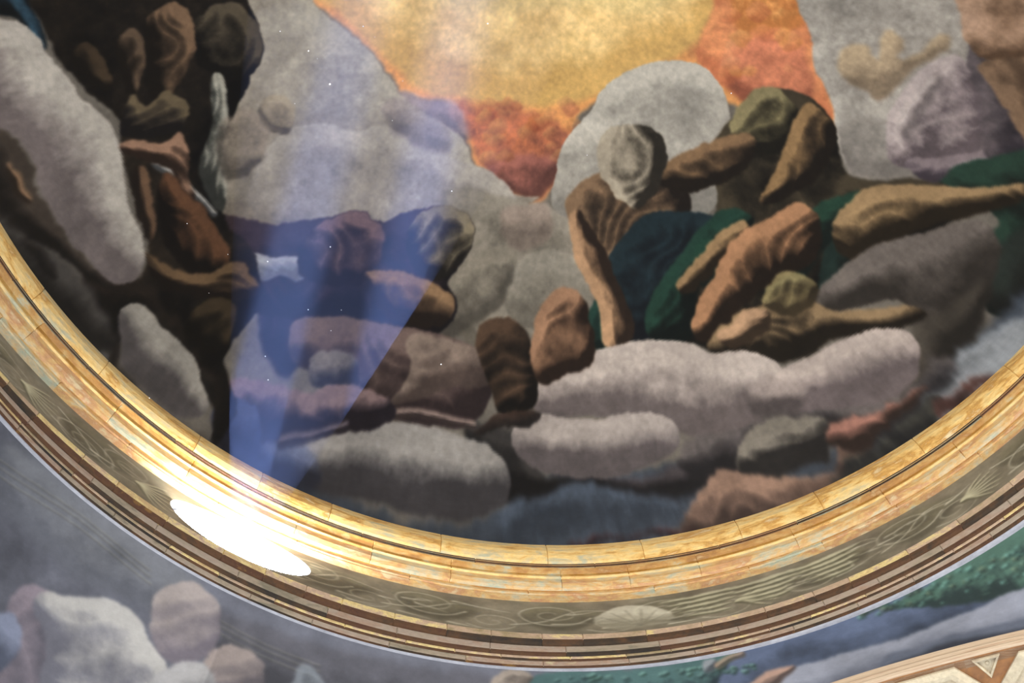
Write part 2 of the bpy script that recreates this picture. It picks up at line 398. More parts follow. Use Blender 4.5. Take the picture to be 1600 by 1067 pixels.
def frieze_part():
    V = []; Fs = []; Uv = []; Cs = []
    def add(phis, vs_):
        n0 = len(V) and sum(len(a) for a in V)
        P, Vv = np.meshgrid(phis, vs_, indexing='ij'); P = P.ravel(); Vv = Vv.ravel()
        emit(P, Vv); Fs.append(grid_faces(len(phis), len(vs_)) + n0)
    def emit(P, Vv):
        r = FR_T[0] + (FR_B[0] - FR_T[0]) * Vv; h = FR_T[1] + (FR_B[1] - FR_T[1]) * Vv
        wv = wob(P, -.1272) * (1 - Vv) + wob(P, -.2613) * Vv
        r = r + wv
        V.append(np.stack([r * np.cos(P) * R, r * np.sin(P) * R, ZR + h * R], -1))
        Uv.append(np.stack([P * 5.3, Vv * .7], -1))
        Cs.append(FC.sample((math.radians(160) - P) * 1060, Vv * 140))
    vv = np.linspace(0, 1, 44)
    a, b_ = WIN_PHI - WHW * 1.25, WIN_PHI + WHW * 1.25
    add(np.linspace(VIS0, a, 1150), vv); add(np.linspace(b_, VIS1, 500), vv)
    add(np.linspace(VIS1, VIS0 + 2 * math.pi, 100), np.linspace(0, 1, 6))
    M_, K_ = 480, 26
    th = np.linspace(0, 2 * math.pi, M_ + 1)
    ex = WIN_PHI + WHW * np.cos(th); ey = WN + WHH * np.sin(th)
    s = 1 / np.maximum(np.abs(np.cos(th)), np.abs(np.sin(th)))
    bx = WIN_PHI + WHW * 1.25 * np.cos(th) * s; by = np.clip(WN + .5 * np.sin(th) * s, 0, 1)
    t = np.linspace(0, 1, K_)[:, None]
    n0 = sum(len(a) for a in V)
    emit((ex * (1 - t) + bx * t).ravel(), (ey * (1 - t) + by * t).ravel()); Fs.append(grid_faces(K_, M_ + 1) + n0)
    return np.vstack(V), np.vstack(Fs), np.vstack(Uv), lin(np.clip(np.vstack(Cs), 0, 1)), ex, ey
fv, ff, fu, fc, ex, ey = frieze_part()
frieze = link('trim_2', mesh('frieze', fv, ff, fu, smooth=True, colors=fc), None, [M_friz],
              label='olive grey frieze painted with cream scrolls between the gold cornice and brown mouldings', cat='frieze', kind='structure')
# the oval window: splayed reveal, narrow rim, glowing glass
win = empty('window_1', 'overexposed oval window in the painted frieze, glaring white', 'window', 'structure')
def oval(scale, dr):
    out = []
    for a, b_ in zip(ex[:-1:6], ey[:-1:6]):
        p = WIN_PHI + (a - WIN_PHI) * scale; v = WN + (b_ - WN) * scale
        r, h = frz(p, v); r += float(wob(p, h)) + dr
        out.append(pol(r, p, h))
    return out
def ringmesh(name, rings, m, parent, smooth=True):
    n = len(rings[0]); vs = [p for r_i in rings for p in r_i]; fs = []
    for i in range(len(rings) - 1):
        for j in range(n): fs.append((i * n + j, i * n + (j + 1) % n, (i + 1) * n + (j + 1) % n, (i + 1) * n + j))
    return link(name, mesh(name, vs, fs, [(0, 0)] * len(vs), smooth=smooth), parent, [m])
ringmesh('window_reveal', [oval(1.004, -.0002), oval(1.0, .004), oval(.97, .016)], M_white, win)
ringmesh('window_frame', [oval(.97, .016), oval(.955, .0135), oval(.94, .0135), oval(.94, .018)], M_white, win)
mg, nt, bs = mat('daylit window glass')
bs.inputs['Base Color'].default_value = (.8, .85, .9, 1); bs.inputs['Roughness'].default_value = .25
bs.inputs['Emission Color'].default_value = (1., .98, .95, 1); bs.inputs['Emission Strength'].default_value = 24.
g_ = oval(.95, .0165); c0 = np.mean(np.array(g_), 0)
link('glass_pane', mesh('glass_pane', [tuple(c0)] + g_, [(0, 1 + j, 1 + (j + 1) % len(g_)) for j in range(len(g_))]), win, [mg])

# ------------------------------------------------------------------ the fresco canvas in plan coordinates (thousandths of the ring radius)
FCV = Canvas(-1120, -40, 1080, 1420, 1.5, '6a655e')
DATA = [
(0,0,[-454,84,-418,170,-345,232,-289,295,-245,345,-170,359,-139,426,-108,483,-59,529,-3,551,36,518,70,458,84,397,148,348,286,297,376,356,451,366,573,395,556,278,527,84],'ee9e54','cc7c50',14,(0,1),60,1,0.5),
(0,0,[-441,84,-381,183,-307,258,-220,333,-93,360,46,367,123,348,212,298,299,259,361,184,385,85],'ffe09a','f2bf66',22,(0,-1),90,1,0.35),
(0,0,[-268,85,-168,173,-40,186,87,173,226,185,325,85],'e6d49c','f0d68c',30,(0,-1),60,0.55,0.3),
(0,0,[-170,365,-132,426,-96,487,-46,529,17,536,57,470,71,416,-5,385,-94,372],'c96a44','a65a48',16,(-0.5,-0.85),40,0.85,0.6),
(0,0,[-95,457,-83,511,-9,547,32,518,57,470,-19,458],'a8625a','8f5450',16,(-0.5,-0.85),30,0.8,0.4),
(0,0,[361,85,349,184,323,271,393,343,486,364,563,384,535,230,527,84],'f49c60','e07a4c',14,(0,-1),50,0.95,0.5),
(0,0,[-295,319,-233,345,-157,359,-132,426,-171,456,-246,406],'a8949c','93848c',18,(0,-1),30,0.8,0.3),
(0,0,[372,270,432,232,512,243,537,338,486,364,393,343],'dd7a5e','c46450',16,(0,-1),30,0.6,0.4),
(0,0,[397,109,502,108,519,206,455,220,397,208],'eda250','dd8438',16,(0,-1),30,0.8,0.7),
(0,0,[-114,371,-97,360,-80,371,-97,383],'d8803f','b0502f',9,(-0.5,-0.85),36,0.5,0.3),
(0,0,[-149,361,-130,349,-111,362,-130,374],'cf9a5a','b86a48',9,(-0.5,-0.85),36,0.5,0.3),
(0,0,[16,445,31,435,45,445,31,454],'cf9a5a','b86a48',9,(-0.5,-0.85),36,0.5,0.3),
(0,0,[-101,379,-87,370,-75,379,-88,388],'d8803f','b0502f',9,(-0.5,-0.85),36,0.5,0.3),
(0,0,[45,363,66,349,86,363,65,377],'cf9a5a','b86a48',9,(-0.5,-0.85),36,0.5,0.3),
(0,0,[17,382,33,371,48,382,32,393],'cf9a5a','b86a48',9,(-0.5,-0.85),36,0.5,0.3),
(0,0,[-12,416,2,407,16,416,2,426],'d98a58','b05a44',9,(-0.5,-0.85),36,0.5,0.3),
(0,0,[-111,463,-88,448,-65,464,-89,478],'cf9a5a','b86a48',9,(-0.5,-0.85),36,0.5,0.3),
(0,0,[-12,395,10,380,32,395,10,410],'d8803f','b0502f',9,(-0.5,-0.85),36,0.5,0.3),
(0,0,[-74,426,-57,414,-40,426,-57,438],'d8803f','b0502f',9,(-0.5,-0.85),36,0.5,0.3),
(0,0,[-120,388,-97,373,-75,389,-98,404],'dd9a50','b8683c',9,(-0.5,-0.85),36,0.5,0.3),
(0,0,[-105,418,-87,407,-69,419,-88,431],'cf9a5a','b86a48',9,(-0.5,-0.85),36,0.5,0.3),
(0,0,[-20,409,-6,400,8,409,-6,419],'d98a58','b05a44',9,(-0.5,-0.85),36,0.5,0.3),
(0,0,[1,396,20,383,39,396,19,409],'cf9a5a','b86a48',9,(-0.5,-0.85),36,0.5,0.3),
(0,0,[-142,366,-127,356,-113,366,-128,376],'d8803f','b0502f',9,(-0.5,-0.85),36,0.5,0.3),
(0,0,[-101,363,-84,352,-68,363,-84,374],'dd9a50','b8683c',9,(-0.5,-0.85),36,0.5,0.3),
(0,0,[30,465,52,451,74,465,52,480],'cf9a5a','b86a48',9,(-0.5,-0.85),36,0.5,0.3),
(0,0,[-79,463,-58,450,-38,464,-59,477],'dd9a50','b8683c',9,(-0.5,-0.85),36,0.5,0.3),
(0,0,[-101,381,-84,369,-66,381,-84,393],'d8803f','b0502f',9,(-0.5,-0.85),36,0.5,0.3),
(0,0,[-108,425,-94,416,-81,426,-95,435],'dd9a50','b8683c',9,(-0.5,-0.85),36,0.5,0.3),
(0,0,[-85,410,-68,399,-52,410,-68,421],'cf9a5a','b86a48',9,(-0.5,-0.85),36,0.5,0.3),
(0,0,[-75,383,-50,367,-26,383,-51,399],'dd9a50','b8683c',9,(-0.5,-0.85),36,0.5,0.3),
(0,0,[-151,365,-137,356,-123,366,-137,375],'d8803f','b0502f',9,(-0.5,-0.85),36,0.5,0.3),
(0,0,[-32,420,-13,407,7,421,-13,434],'cf9a5a','b86a48',9,(-0.5,-0.85),36,0.5,0.3),
(0,0,[59,374,78,361,96,374,77,387],'d98a58','b05a44',9,(-0.5,-0.85),36,0.5,0.3),
(0,0,[-16,383,-2,373,13,383,-2,392],'d98a58','b05a44',9,(-0.5,-0.85),36,0.5,0.3),
(0,0,[-74,364,-56,352,-39,364,-57,376],'d8803f','b0502f',9,(-0.5,-0.85),36,0.5,0.3),
(0,0,[-18,408,-3,398,11,408,-3,417],'d8803f','b0502f',9,(-0.5,-0.85),36,0.5,0.3),
(0,0,[-110,383,-95,373,-81,383,-96,393],'cf9a5a','b86a48',9,(-0.5,-0.85),36,0.5,0.3),
(0,0,[-143,365,-118,349,-94,365,-119,382],'dd9a50','b8683c',9,(-0.5,-0.85),36,0.5,0.3),
(0,0,[51,405,76,389,99,405,75,421],'dd9a50','b8683c',9,(-0.5,-0.85),36,0.5,0.3),
(0,0,[-52,370,-37,361,-23,371,-38,380],'d8803f','b0502f',9,(-0.5,-0.85),36,0.5,0.3),
(0,0,[-97,432,-74,417,-52,432,-75,447],'cf9a5a','b86a48',9,(-0.5,-0.85),36,0.5,0.3),
(0,0,[14,419,35,405,55,419,34,433],'cf9a5a','b86a48',9,(-0.5,-0.85),36,0.5,0.3),
(0,0,[-92,403,-74,391,-55,403,-74,416],'cf9a5a','b86a48',9,(-0.5,-0.85),36,0.5,0.3),
(0,0,[56,434,68,426,80,434,68,442],'d8803f','b0502f',9,(-0.5,-0.85),36,0.5,0.3),
(0,0,[460,192,481,174,502,191,481,210],'efb060','d8853c',9,(-0.5,-0.85),36,0.5,0.3),
(0,0,[453,226,470,212,486,225,470,239],'e89058','cf6a40',9,(-0.5,-0.85),36,0.5,0.3),
(0,0,[493,183,504,174,514,182,503,191],'efb060','d8853c',9,(-0.5,-0.85),36,0.5,0.3),
(0,0,[360,299,373,288,385,298,372,308],'e89058','cf6a40',9,(-0.5,-0.85),36,0.5,0.3),
(0,0,[474,240,496,221,517,239,495,258],'efb060','d8853c',9,(-0.5,-0.85),36,0.5,0.3),
(0,0,[374,252,395,234,417,251,395,269],'eea870','dd8050',9,(-0.5,-0.85),36,0.5,0.3),
(0,0,[465,227,482,212,499,226,481,241],'efb060','d8853c',9,(-0.5,-0.85),36,0.5,0.3),
(0,0,[371,267,383,257,395,267,383,277],'eea870','dd8050',9,(-0.5,-0.85),36,0.5,0.3),
(0,0,[482,250,494,239,506,249,494,260],'e89058','cf6a40',9,(-0.5,-0.85),36,0.5,0.3),
(0,0,[360,299,383,280,405,298,382,317],'e89058','cf6a40',9,(-0.5,-0.85),36,0.5,0.3),
(0,0,[478,287,489,277,500,287,489,297],'eea870','dd8050',9,(-0.5,-0.85),36,0.5,0.3),
(0,0,[414,182,438,162,461,181,437,201],'e89058','cf6a40',9,(-0.5,-0.85),36,0.5,0.3),
(0,0,[382,231,406,211,429,230,405,250],'efb060','d8853c',9,(-0.5,-0.85),36,0.5,0.3),
(0,0,[360,305,382,287,403,304,381,322],'e89058','cf6a40',9,(-0.5,-0.85),36,0.5,0.3),
(0,0,[424,221,446,203,467,220,445,239],'e89058','cf6a40',9,(-0.5,-0.85),36,0.5,0.3),
(0,0,[367,299,381,288,394,299,380,310],'e89058','cf6a40',9,(-0.5,-0.85),36,0.5,0.3),
(0,0,[491,227,503,217,515,227,503,237],'eea870','dd8050',9,(-0.5,-0.85),36,0.5,0.3),
(0,0,[382,298,395,287,408,297,395,308],'efb060','d8853c',9,(-0.5,-0.85),36,0.5,0.3),
(0,0,[404,295,418,283,432,294,417,306],'efb060','d8853c',9,(-0.5,-0.85),36,0.5,0.3),
(0,0,[459,147,474,134,488,146,474,159],'eea870','dd8050',9,(-0.5,-0.85),36,0.5,0.3),
(0,0,[368,283,388,267,406,282,387,298],'eea870','dd8050',9,(-0.5,-0.85),36,0.5,0.3),
(0,0,[362,190,384,171,406,189,384,207],'e89058','cf6a40',9,(-0.5,-0.85),36,0.5,0.3),
(0,0,[-617,82,-652,223,-606,389,-612,533,-510,598,-345,633,-173,596,-97,564,4,542,-59,529,-114,483,-151,420,-245,357,-295,295,-345,235,-418,176,-478,84],'a9a396','7d746a',8,(0,-1),70,1,0.3),
(0,0,[-538,191,-454,169,-345,232,-283,320,-246,388,-345,415,-478,409,-538,311],'b3b0a8','a09a92',30,(0,-1),60,0.6,0.3),
(0,0,[-536,463,-490,408,-419,388,-345,409,-308,398,-246,424,-183,456,-96,487,-46,529,-34,565,-11,622,-100,666,-296,636,-499,588,-546,529],'a5a09a','7e7770',6,(0,-1),50,1,0.25),
(0,0,[-296,356,-245,345,-170,408,-171,456,-234,436,-283,405],'93868a','857880',18,(0,-1),30,0.6,0.3),
(0,0,[-172,527,-46,541,16,553,78,577,110,667,115,773,3,814,-141,791,-174,664],'8f897e','6d675c',10,(0,-1),50,1,0.3),
(0,0,[-50,667,13,632,75,645,115,689,103,774,-54,753],'88847a','6f6a60',8,(0,-1),50,0.8,0.25),
(0,0,[-124,643,-49,633,-65,721,-177,780,-237,766,-175,686],'7a7468','625c52',14,(0,-1),30,0.7,0.3),
(0,0,[-72,564,16,553,26,611,-49,633],'9a887e','85756c',12,(0,-1),40,0.8,0.2),
(0,0,[41,494,57,440,90,403,122,366,136,335,193,295,262,277,323,284,358,314,377,356,378,428,361,523,310,571,176,587,78,582,31,553],'b9b6ae','8d8a84',3,(0,-1),60,1,0.3),
(0,0,[523,84,533,230,539,290,564,349,567,407,588,475,639,482,709,463,792,431,848,370,899,309,910,78],'b5b2ac','86807a',5,(-0.5,-0.85),80,1,0.35),
(0,0,[573,395,608,347,654,350,687,387,691,457,639,476,589,469],'a09c96','7f7a76',4,(0,-1),35,1,0.25),
(2,0,[649,425,658,367,692,306,734,263,772,255,796,299,799,376,775,434,710,455,661,455],'aca0a2','6b5e66',4,(-0.5,-0.85),45,1,0.5,(-145,44)),
(0,0,[669,366,712,305,742,292,719,351,685,410],'b5abab','94888c',10,(-0.5,-0.85),25,0.7,0.4),
(2,0,[682,444,759,425,813,396,851,348,854,431,785,485,725,483,689,471],'7f727a','4c4250',8,(-0.5,-0.85),35,1,0.3,(-111,30)),
(2,0,[782,232,834,251,856,282,839,434,794,420,794,333],'61575e','3a3440',8,(-0.5,-0.85),40,0.95,0.4,(187,30)),
(0,0,[578,295,588,250,617,234,643,262,660,214,685,225,682,266,745,216,758,239,693,289,655,338,619,322],'b9a07c','8a745a',10,(-0.5,-0.85),40,0.85,0.4),
(2,0,[766,81,774,174,784,231,825,263,903,266,910,78],'b8947a','6e5038',6,(-0.5,-0.85),50,1,0.3,(30,60)),
(2,0,[798,265,859,249,903,266,882,425,845,391,821,319],'80644c','4a3526',8,(-1,-0.15),36,1,0.3,(181,36)),
(2,0,[723,494,756,447,843,407,886,404,818,628,778,663,744,662,749,590,794,523],'26483a','121c1a',8,(-0.5,-0.85),50,1,0.4,(-155,34)),
(0,0,[785,563,860,524,823,621,782,655,754,651],'2a3430','1e2222',10,(-0.5,-0.85),30,0.9,0.3),
(2,0,[347,558,341,453,392,380,453,329,521,339,563,384,588,481,698,476,742,491,724,546,641,609,567,650,473,721,388,783,289,786,245,769,267,663],'4c4230','1a1610',6,(-0.5,-0.85),50,1,0.4,(65,46)),
(2,0,[379,404,411,343,459,323,497,352,506,411,447,449,401,439],'8a8058','2f2a1c',8,(-0.5,-0.85),28,1,0.3,(40,26)),
(2,0,[490,400,522,351,563,384,565,437,522,497,458,535,424,532,462,472],'96744a','33261a',7,(-0.5,-0.85),28,1,0.3,(-139,24)),
(2,0,[65,588,60,542,99,506,163,484,231,483,295,526,291,583,267,663,193,698,133,689,105,645],'86684c','2a2019',6,(-1,-0.15),40,1,0.35,(25,36)),
(2,0,[241,515,262,468,330,436,408,409,424,450,386,493,313,525],'866646','37291c',8,(0,-1),28,1,0.3,(-105,24)),
(2,0,[126,470,140,415,209,402,257,432,248,504,202,557,148,529],'a49a88','4a4236',9,(-1,-0.15),28,1,0.35,(30,24)),
(2,0,[201,575,275,561,357,569,378,602,314,671,247,749,197,781,138,783,104,753,122,667],'1e3540','0d1420',6,(-0.5,-0.85),40,1,0.4,(-123,40)),
(2,0,[352,558,415,572,352,637,300,694,278,777,209,781,202,730,269,641],'1f4a3c','0c1f1c',6,(-0.5,-0.85),30,1,0.4,(-132,26)),
(2,0,[86,753,120,710,138,783,100,799],'1f4a40','12302c',5,(-0.5,-0.85),20,1,0.3,(-170,20)),
(2,0,[307,617,378,602,460,569,585,509,603,529,519,624,481,670,368,700,301,683],'20503e','0f2420',6,(-0.5,-0.85),35,0.9,0.4,(-107,30)),
(2,0,[62,588,85,565,125,622,151,688,176,751,167,787,119,794,112,732,79,667],'ac8460','4a3426',7,(-1,-0.15),26,1,0.3,(168,22)),
(2,0,[259,696,292,651,356,592,398,573,400,612,338,659,287,700],'94754f','44331f',8,(-0.5,-0.85),22,1,0.3,(-123,18)),
(2,0,[284,777,297,715,338,659,378,602,432,571,497,533,531,569,507,636,438,674,376,720,336,768],'ac7a54','3d2a1c',7,(-0.5,-0.85),34,1,0.3,(-125,34)),
(2,0,[513,666,531,612,579,564,618,571,622,612,553,672,496,709],'1d3c38','121e1c',8,(-0.5,-0.85),30,0.8,0.4,(-130,24)),
(2,0,[545,589,578,526,628,494,697,487,769,479,828,462,840,474,797,508,725,541,646,583,570,629],'9c7e56','42331f',7,(0,-1),34,1,0.3,(-105,32)),
(0,0,[480,710,524,665,582,617,636,584,685,567,743,538,780,536,785,573,757,642,713,710,651,779,597,822,594,797,646,738,644,686,609,683,526,715],'6c6460','3e3833',5,(-0.5,-0.85),55,1,0.35),
(0,0,[648,703,716,662,766,614,728,698,659,777,597,822,632,757],'4c463e','37322c',14,(-0.5,-0.85),30,0.8,0.3),
(2,0,[305,790,351,742,410,712,468,686,526,710,607,693,658,684,657,702,598,731,528,752,449,795,375,799],'8a7150','352a1c',7,(-0.5,-0.85),34,1,0.35,(-96,32)),
(2,0,[416,712,426,675,467,655,508,667,497,704,452,725],'9a8c5c','5c4c30',8,(-0.5,-0.85),20,0.9,0.3,(-105,20)),
(2,0,[324,774,357,742,399,718,425,726,404,758,355,786],'b08a68','5a4430',7,(-0.5,-0.85),22,1,0.2,(-113,18)),
(0,0,[-507,879,-423,918,-335,968,-239,994,-119,1002,-24,972,111,971,225,946,294,925,472,894,688,740,808,616,848,744,545,1062,-11,1109,-395,1050,-598,920],'68768c','424e60',14,(0,1),60,1,0.45),
(0,0,[613,817,662,769,728,705,782,655,834,596,808,786,644,891,585,853],'838c98','626c7a',12,(-0.5,-0.85),60,1,0.4),
(0,0,[624,795,688,740,745,691,801,633,794,649,717,729,643,794],'9098a2','7c8590',12,(-0.5,-0.85),20,0.5,0.4),
(0,0,[-71,981,43,972,197,969,198,1009,26,1030,-102,1024],'4c5c74','384558',24,(0,-1),40,0.7,0.5),
(0,0,[-919,595,-835,610,-783,671,-707,755,-646,814,-596,857,-477,917,-597,899,-795,750,-920,605],'4f5a68','333b48',10,(0,-1),40,1,0.4),
(0,0,[-156,893,-64,914,-3,889,-43,938,-12,969,43,976,-39,994,-94,986,-135,935],'3c3a3a','1f1d20',10,(0,-1),30,1,0.3),
(0,0,[-1,969,111,971,188,963,272,927,432,861,491,850,426,904,282,959,213,982,86,981],'4a444a','2c2a30',14,(0,-1),30,1,0.35),
(0,0,[229,931,396,850,499,825,588,813,657,750,674,759,565,855,426,904,279,966],'5c5658','37343a',14,(0,-1),30,0.9,0.35),
(0,0,[-18,862,-5,843,38,824,100,802,167,787,232,782,283,787,315,796,366,788,407,795,426,807,427,845,366,886,276,911,212,909,124,896,8,898,-24,884],'a89e9a','6c6264',3,(0,-1),55,1,0.35),
(0,0,[420,812,459,794,504,769,569,736,618,721,641,731,637,759,609,796,558,827,481,852,422,862,396,850],'aca09c','6f6468',3,(0,-1),45,1,0.35),
(0,0,[368,836,433,819,457,841,420,870,368,878],'8d8280','6a6062',14,(0,-1),30,0.7,0.3),
(0,0,[-65,922,-46,906,-4,896,77,902,148,891,210,892,236,909,223,931,180,953,111,971,43,974,-23,965,-58,946],'9a9290','645c60',3,(0,-1),45,1,0.35),
(0,0,[-442,889,-406,886,-340,892,-323,887,-249,896,-158,918,-101,937,-75,967,-84,993,-130,1004,-207,998,-293,976,-378,951,-442,921],'8b8988','46444a',4,(0,-1),55,1,0.35),
(0,0,[-584,820,-536,823,-503,849,-477,888,-430,931,-499,903,-562,864],'4b506a','2b3048',6,(0,-1),30,1,0.3),
(0,0,[-487,885,-437,891,-401,929,-429,935,-482,906],'5a6484','3a4260',12,(0,-1),30,0.8,0.3),
(2,0,[-450,657,-391,704,-343,758,-434,787,-466,808,-500,777,-526,718,-507,671],'2c2436','16121c',10,(0,-1),40,1,0.4,(30,40)),
(2,0,[-612,544,-511,565,-417,562,-345,553,-296,574,-235,554,-172,556,-123,586,-143,654,-175,686,-157,729,-188,764,-249,776,-367,736,-448,728,-549,695,-585,631],'40303a','17121a',8,(-0.5,-0.85),50,1,0.4,(-74,50)),
(2,0,[-554,609,-509,619,-430,632,-450,667,-485,653,-518,660,-536,637],'8f94a2','6c7080',4,(0,-1),40,1,0.3,(-67,19)),
(2,0,[-459,727,-367,731,-272,754,-201,768,-129,792,-96,827,-102,869,-145,906,-226,901,-295,882,-341,868,-410,817,-462,783],'6c5854','38292c',4,(-0.5,-0.85),50,1,0.3,(-67,58)),
(2,0,[-249,771,-177,778,-105,807,-98,851,-179,856,-284,870,-249,824],'85756a','5c4c46',8,(-0.5,-0.85),40,0.8,0.25,(-83,39)),
(1,0,[-295,882,-238,883,-180,896,-134,907],7,6,'8d7a74','5c4a48',4,(0,-1),0.8),
(2,0,[-450,657,-440,593,-393,561,-339,555,-296,591,-309,657,-368,685],'74585a','2c1c22',9,(0.5,-0.85),30,1,0.3,(110,30)),
(2,0,[-339,666,-284,659,-199,685,-161,724,-188,757,-249,758,-308,721],'8a6a4a','3a281e',8,(0.5,-0.85),28,1,0.3,(-60,26)),
(2,0,[-254,627,-235,566,-178,553,-125,581,-137,643,-181,677,-230,667],'7d735e','2b2520',8,(0.5,-0.85),28,1,0.35,(30,24)),
(0,0,[-433,809,-417,781,-372,783,-343,806,-347,838,-387,841],'706c6c','2c2c34',8,(-0.5,-0.85),36,0.9,0.4),
(2,0,[-578,801,-545,795,-486,813,-431,831,-365,831,-296,856,-272,884,-318,894,-405,891,-488,879,-563,833],'7a6468','33293a',8,(-0.5,-0.85),34,1,0.3,(-68,27)),
(1,0,[-468,884,-416,888,-362,885],8,6,'6e6470','453d4c',4,(0,-1),0.8),
(0,0,[-578,829,-556,820,-520,832,-502,856,-501,886,-533,880],'424868','242a44',8,(0,-1),40,1,0.3),
(2,0,[-123,792,-109,757,-66,749,-28,769,-15,809,-12,862,-36,893,-86,892,-101,851],'5a4230','1a130e',7,(-0.5,-0.85),28,1,0.35,(60,28)),
(2,0,[-23,814,-5,753,24,706,71,702,95,743,97,814,37,843,-6,853],'966e52','40291c',7,(-0.5,-0.85),28,1,0.3,(-146,30)),
(0,0,[-98,896,-27,889,-16,906,-87,913,-134,919],'4a342a','1a1414',8,(-0.5,-0.85),40,0.9,0.3),
(0,0,[-891,77,-887,187,-825,302,-775,351,-750,462,-713,571,-721,626,-781,601,-792,622,-728,704,-720,661,-682,679,-624,752,-590,791,-573,856,-545,831,-574,763,-527,698,-531,617,-590,546,-605,435,-550,311,-526,228,-617,82],'33291f','0d0b0c',7,(-0.5,-0.85),60,1,0.5),
(0,0,[-797,596,-707,629,-673,673,-591,783,-592,805,-708,681,-738,656,-723,719,-665,793,-573,856,-596,857,-695,772,-764,676],'30261f','1a1614',12,(0,-1),30,0.9,0.4),
(2,0,[-652,212,-624,168,-573,161,-532,204,-526,258,-555,301,-601,302,-641,271],'5a5040','1c1814',8,(0.5,-0.85),30,1,0.4,(50,26)),
(2,0,[-618,295,-595,302,-586,367,-594,424,-586,503,-596,535,-624,499,-637,443,-617,388],'9c9c92','3f4340',4,(0.5,-0.85),40,1,0.5,(187,18)),
(1,0,[-706,441,-657,485,-606,539],8,5,'9a9c9c','6a6e74',4,(0,-1),1),
(2,0,[-733,196,-690,157,-652,182,-646,235,-665,293,-692,337,-721,323,-725,254],'7a5e46','2a2018',7,(0.5,-0.85),30,1,0.3,(-166,26)),
(2,0,[-778,228,-753,198,-731,231,-731,277,-751,332,-767,286],'64503e','2a2018',7,(0.5,-0.85),20,1,0.3,(186,18)),
(2,0,[-845,246,-818,220,-786,273,-792,306,-821,294],'52402c','241c14',9,(0.5,-0.85),20,0.9,0.3,(162,18)),
(2,0,[-770,374,-751,321,-723,340,-692,316,-659,345,-666,384,-708,394,-744,393],'6a5c44','2a2426',8,(0.5,-0.85),24,1,0.3,(70,22)),
(2,0,[-773,408,-749,396,-697,406,-666,390,-653,464,-640,508,-667,507,-688,451,-732,435],'94705a','4a3226',7,(0,-1),22,1,0.3,(-37,22)),
(2,0,[-746,452,-723,450,-710,510,-704,560,-718,562,-736,506],'74563f','3a2a20',7,(1,-0.2),20,1,0.3,(175,18)),
(2,0,[-695,459,-657,496,-612,544,-582,600,-585,636,-627,639,-671,598,-702,522],'6b452c','1e1410',7,(0.5,-0.85),30,1,0.3,(156,31)),
(2,0,[-716,585,-680,611,-627,634,-570,623,-532,648,-530,680,-582,679,-666,651,-703,616],'70563a','2c1e16',8,(0,-1),20,1,0.3,(-62,20)),
(2,0,[-644,714,-628,682,-588,670,-560,694,-571,747,-608,743],'463824','1c1610',9,(0.5,-0.85),26,1,0.3,(60,26)),
(0,0,[-535,364,-520,338,-485,337,-464,374,-478,409,-520,400],'a39680','84776a',8,(0.5,-0.85),16,0.8,0.3),
(0,0,[-606,389,-549,358,-514,407,-536,463,-592,481],'877b70','70665e',14,(0.5,-0.85),20,0.7,0.3),
(0,0,[-984,74,-925,76,-891,187,-883,226,-899,208,-924,168,-982,157],'24404e','101c26',8,(-0.5,-0.85),30,1,0.3),
(1,0,[-948,108,-921,141,-899,181,-887,222],9,7,'3c6c8c','20405a',4,(-0.5,-0.85),1),
(0,0,[-983,126,-940,170,-916,180,-890,209,-881,231,-855,267,-829,313,-805,337,-779,373,-763,418,-754,472,-742,515,-722,559,-715,594,-723,623,-748,623,-772,604,-793,576,-818,547,-843,508,-869,459,-886,407,-909,368,-929,348,-970,308],'aca8a2','7c7274',3,(0.5,-0.85),55,1,0.4),
(0,0,[-956,331,-913,367,-885,417,-873,458,-842,513,-802,569,-752,625,-788,607,-834,558,-875,518,-896,499,-936,432],'4a4038','28221e',7,(0.5,-0.85),25,1,0.4),
(0,0,[-915,410,-907,413,-885,450,-878,473,-893,461],'8a6a4e','4a382a',5,(0.5,-0.85),10,1,0.2),
(0,0,[-928,456,-884,506,-815,582,-774,636,-740,686,-754,703,-838,604,-925,484],'4d4a48','34322f',12,(0,-1),30,1,0.4),
(0,0,[-882,514,-860,532,-833,578,-833,589,-856,560],'2c2724','1c1816',5,(0,-1),10,0.8,0.3),
(0,0,[-739,671,-738,656,-723,654,-696,671,-669,704,-630,742,-611,767,-604,787,-588,813,-601,821,-628,810,-667,780,-704,745,-726,712],'96938c','5f5a5c',3,(0.5,-0.85),35,1,0.35),
(2,0,[258,968,296,948,366,937,408,937,451,918,506,873,524,874,495,905,426,953,333,995,191,1015,222,994],'8a6c5c','4f3d38',8,(0,-1),40,1,0.3,(-102,18)),
(2,0,[319,939,346,904,393,878,450,865,483,871,454,907,397,936,345,944],'757068','3d3a3a',8,(-0.5,-0.85),30,1,0.4,(-105,21)),
(2,0,[467,889,496,860,534,847,584,820,631,788,618,806,554,853,506,887],'946458','4c362e',7,(-0.5,-0.85),24,1,0.3,(-113,18)),
(2,0,[449,928,493,896,549,861,605,820,643,794,642,804,590,848,522,893],'4a4a42','24262a',7,(-0.5,-0.85),36,1,0.4,(-116,18)),
(2,0,[628,811,671,774,709,746,715,745,675,781,635,814],'7c4c44','4a302e',6,(-0.5,-0.85),30,1,0.3,(-121,18)),
(0,0,[27,1028,134,1019,218,1006,211,1012,22,1033],'4a2428','321c22',5,(0,-1),10,0.9,0.3),
(0,1,[694,-5,1052,-28,1398,-5,1750,-8,1743,146,1042,410],'5b5c66','43444c',20,(0,-1),60,1,0.35),
(0,1,[836,19,897,-2,1187,3,1212,56,1043,98,892,82],'66676a','53555c',24,(0,-1),40,0.7,0.4),
(0,1,[1204,38,1406,24,1702,14,1703,54,1428,108,1262,104],'4c4a50','3a393e',16,(0,-1),40,0.8,0.3),
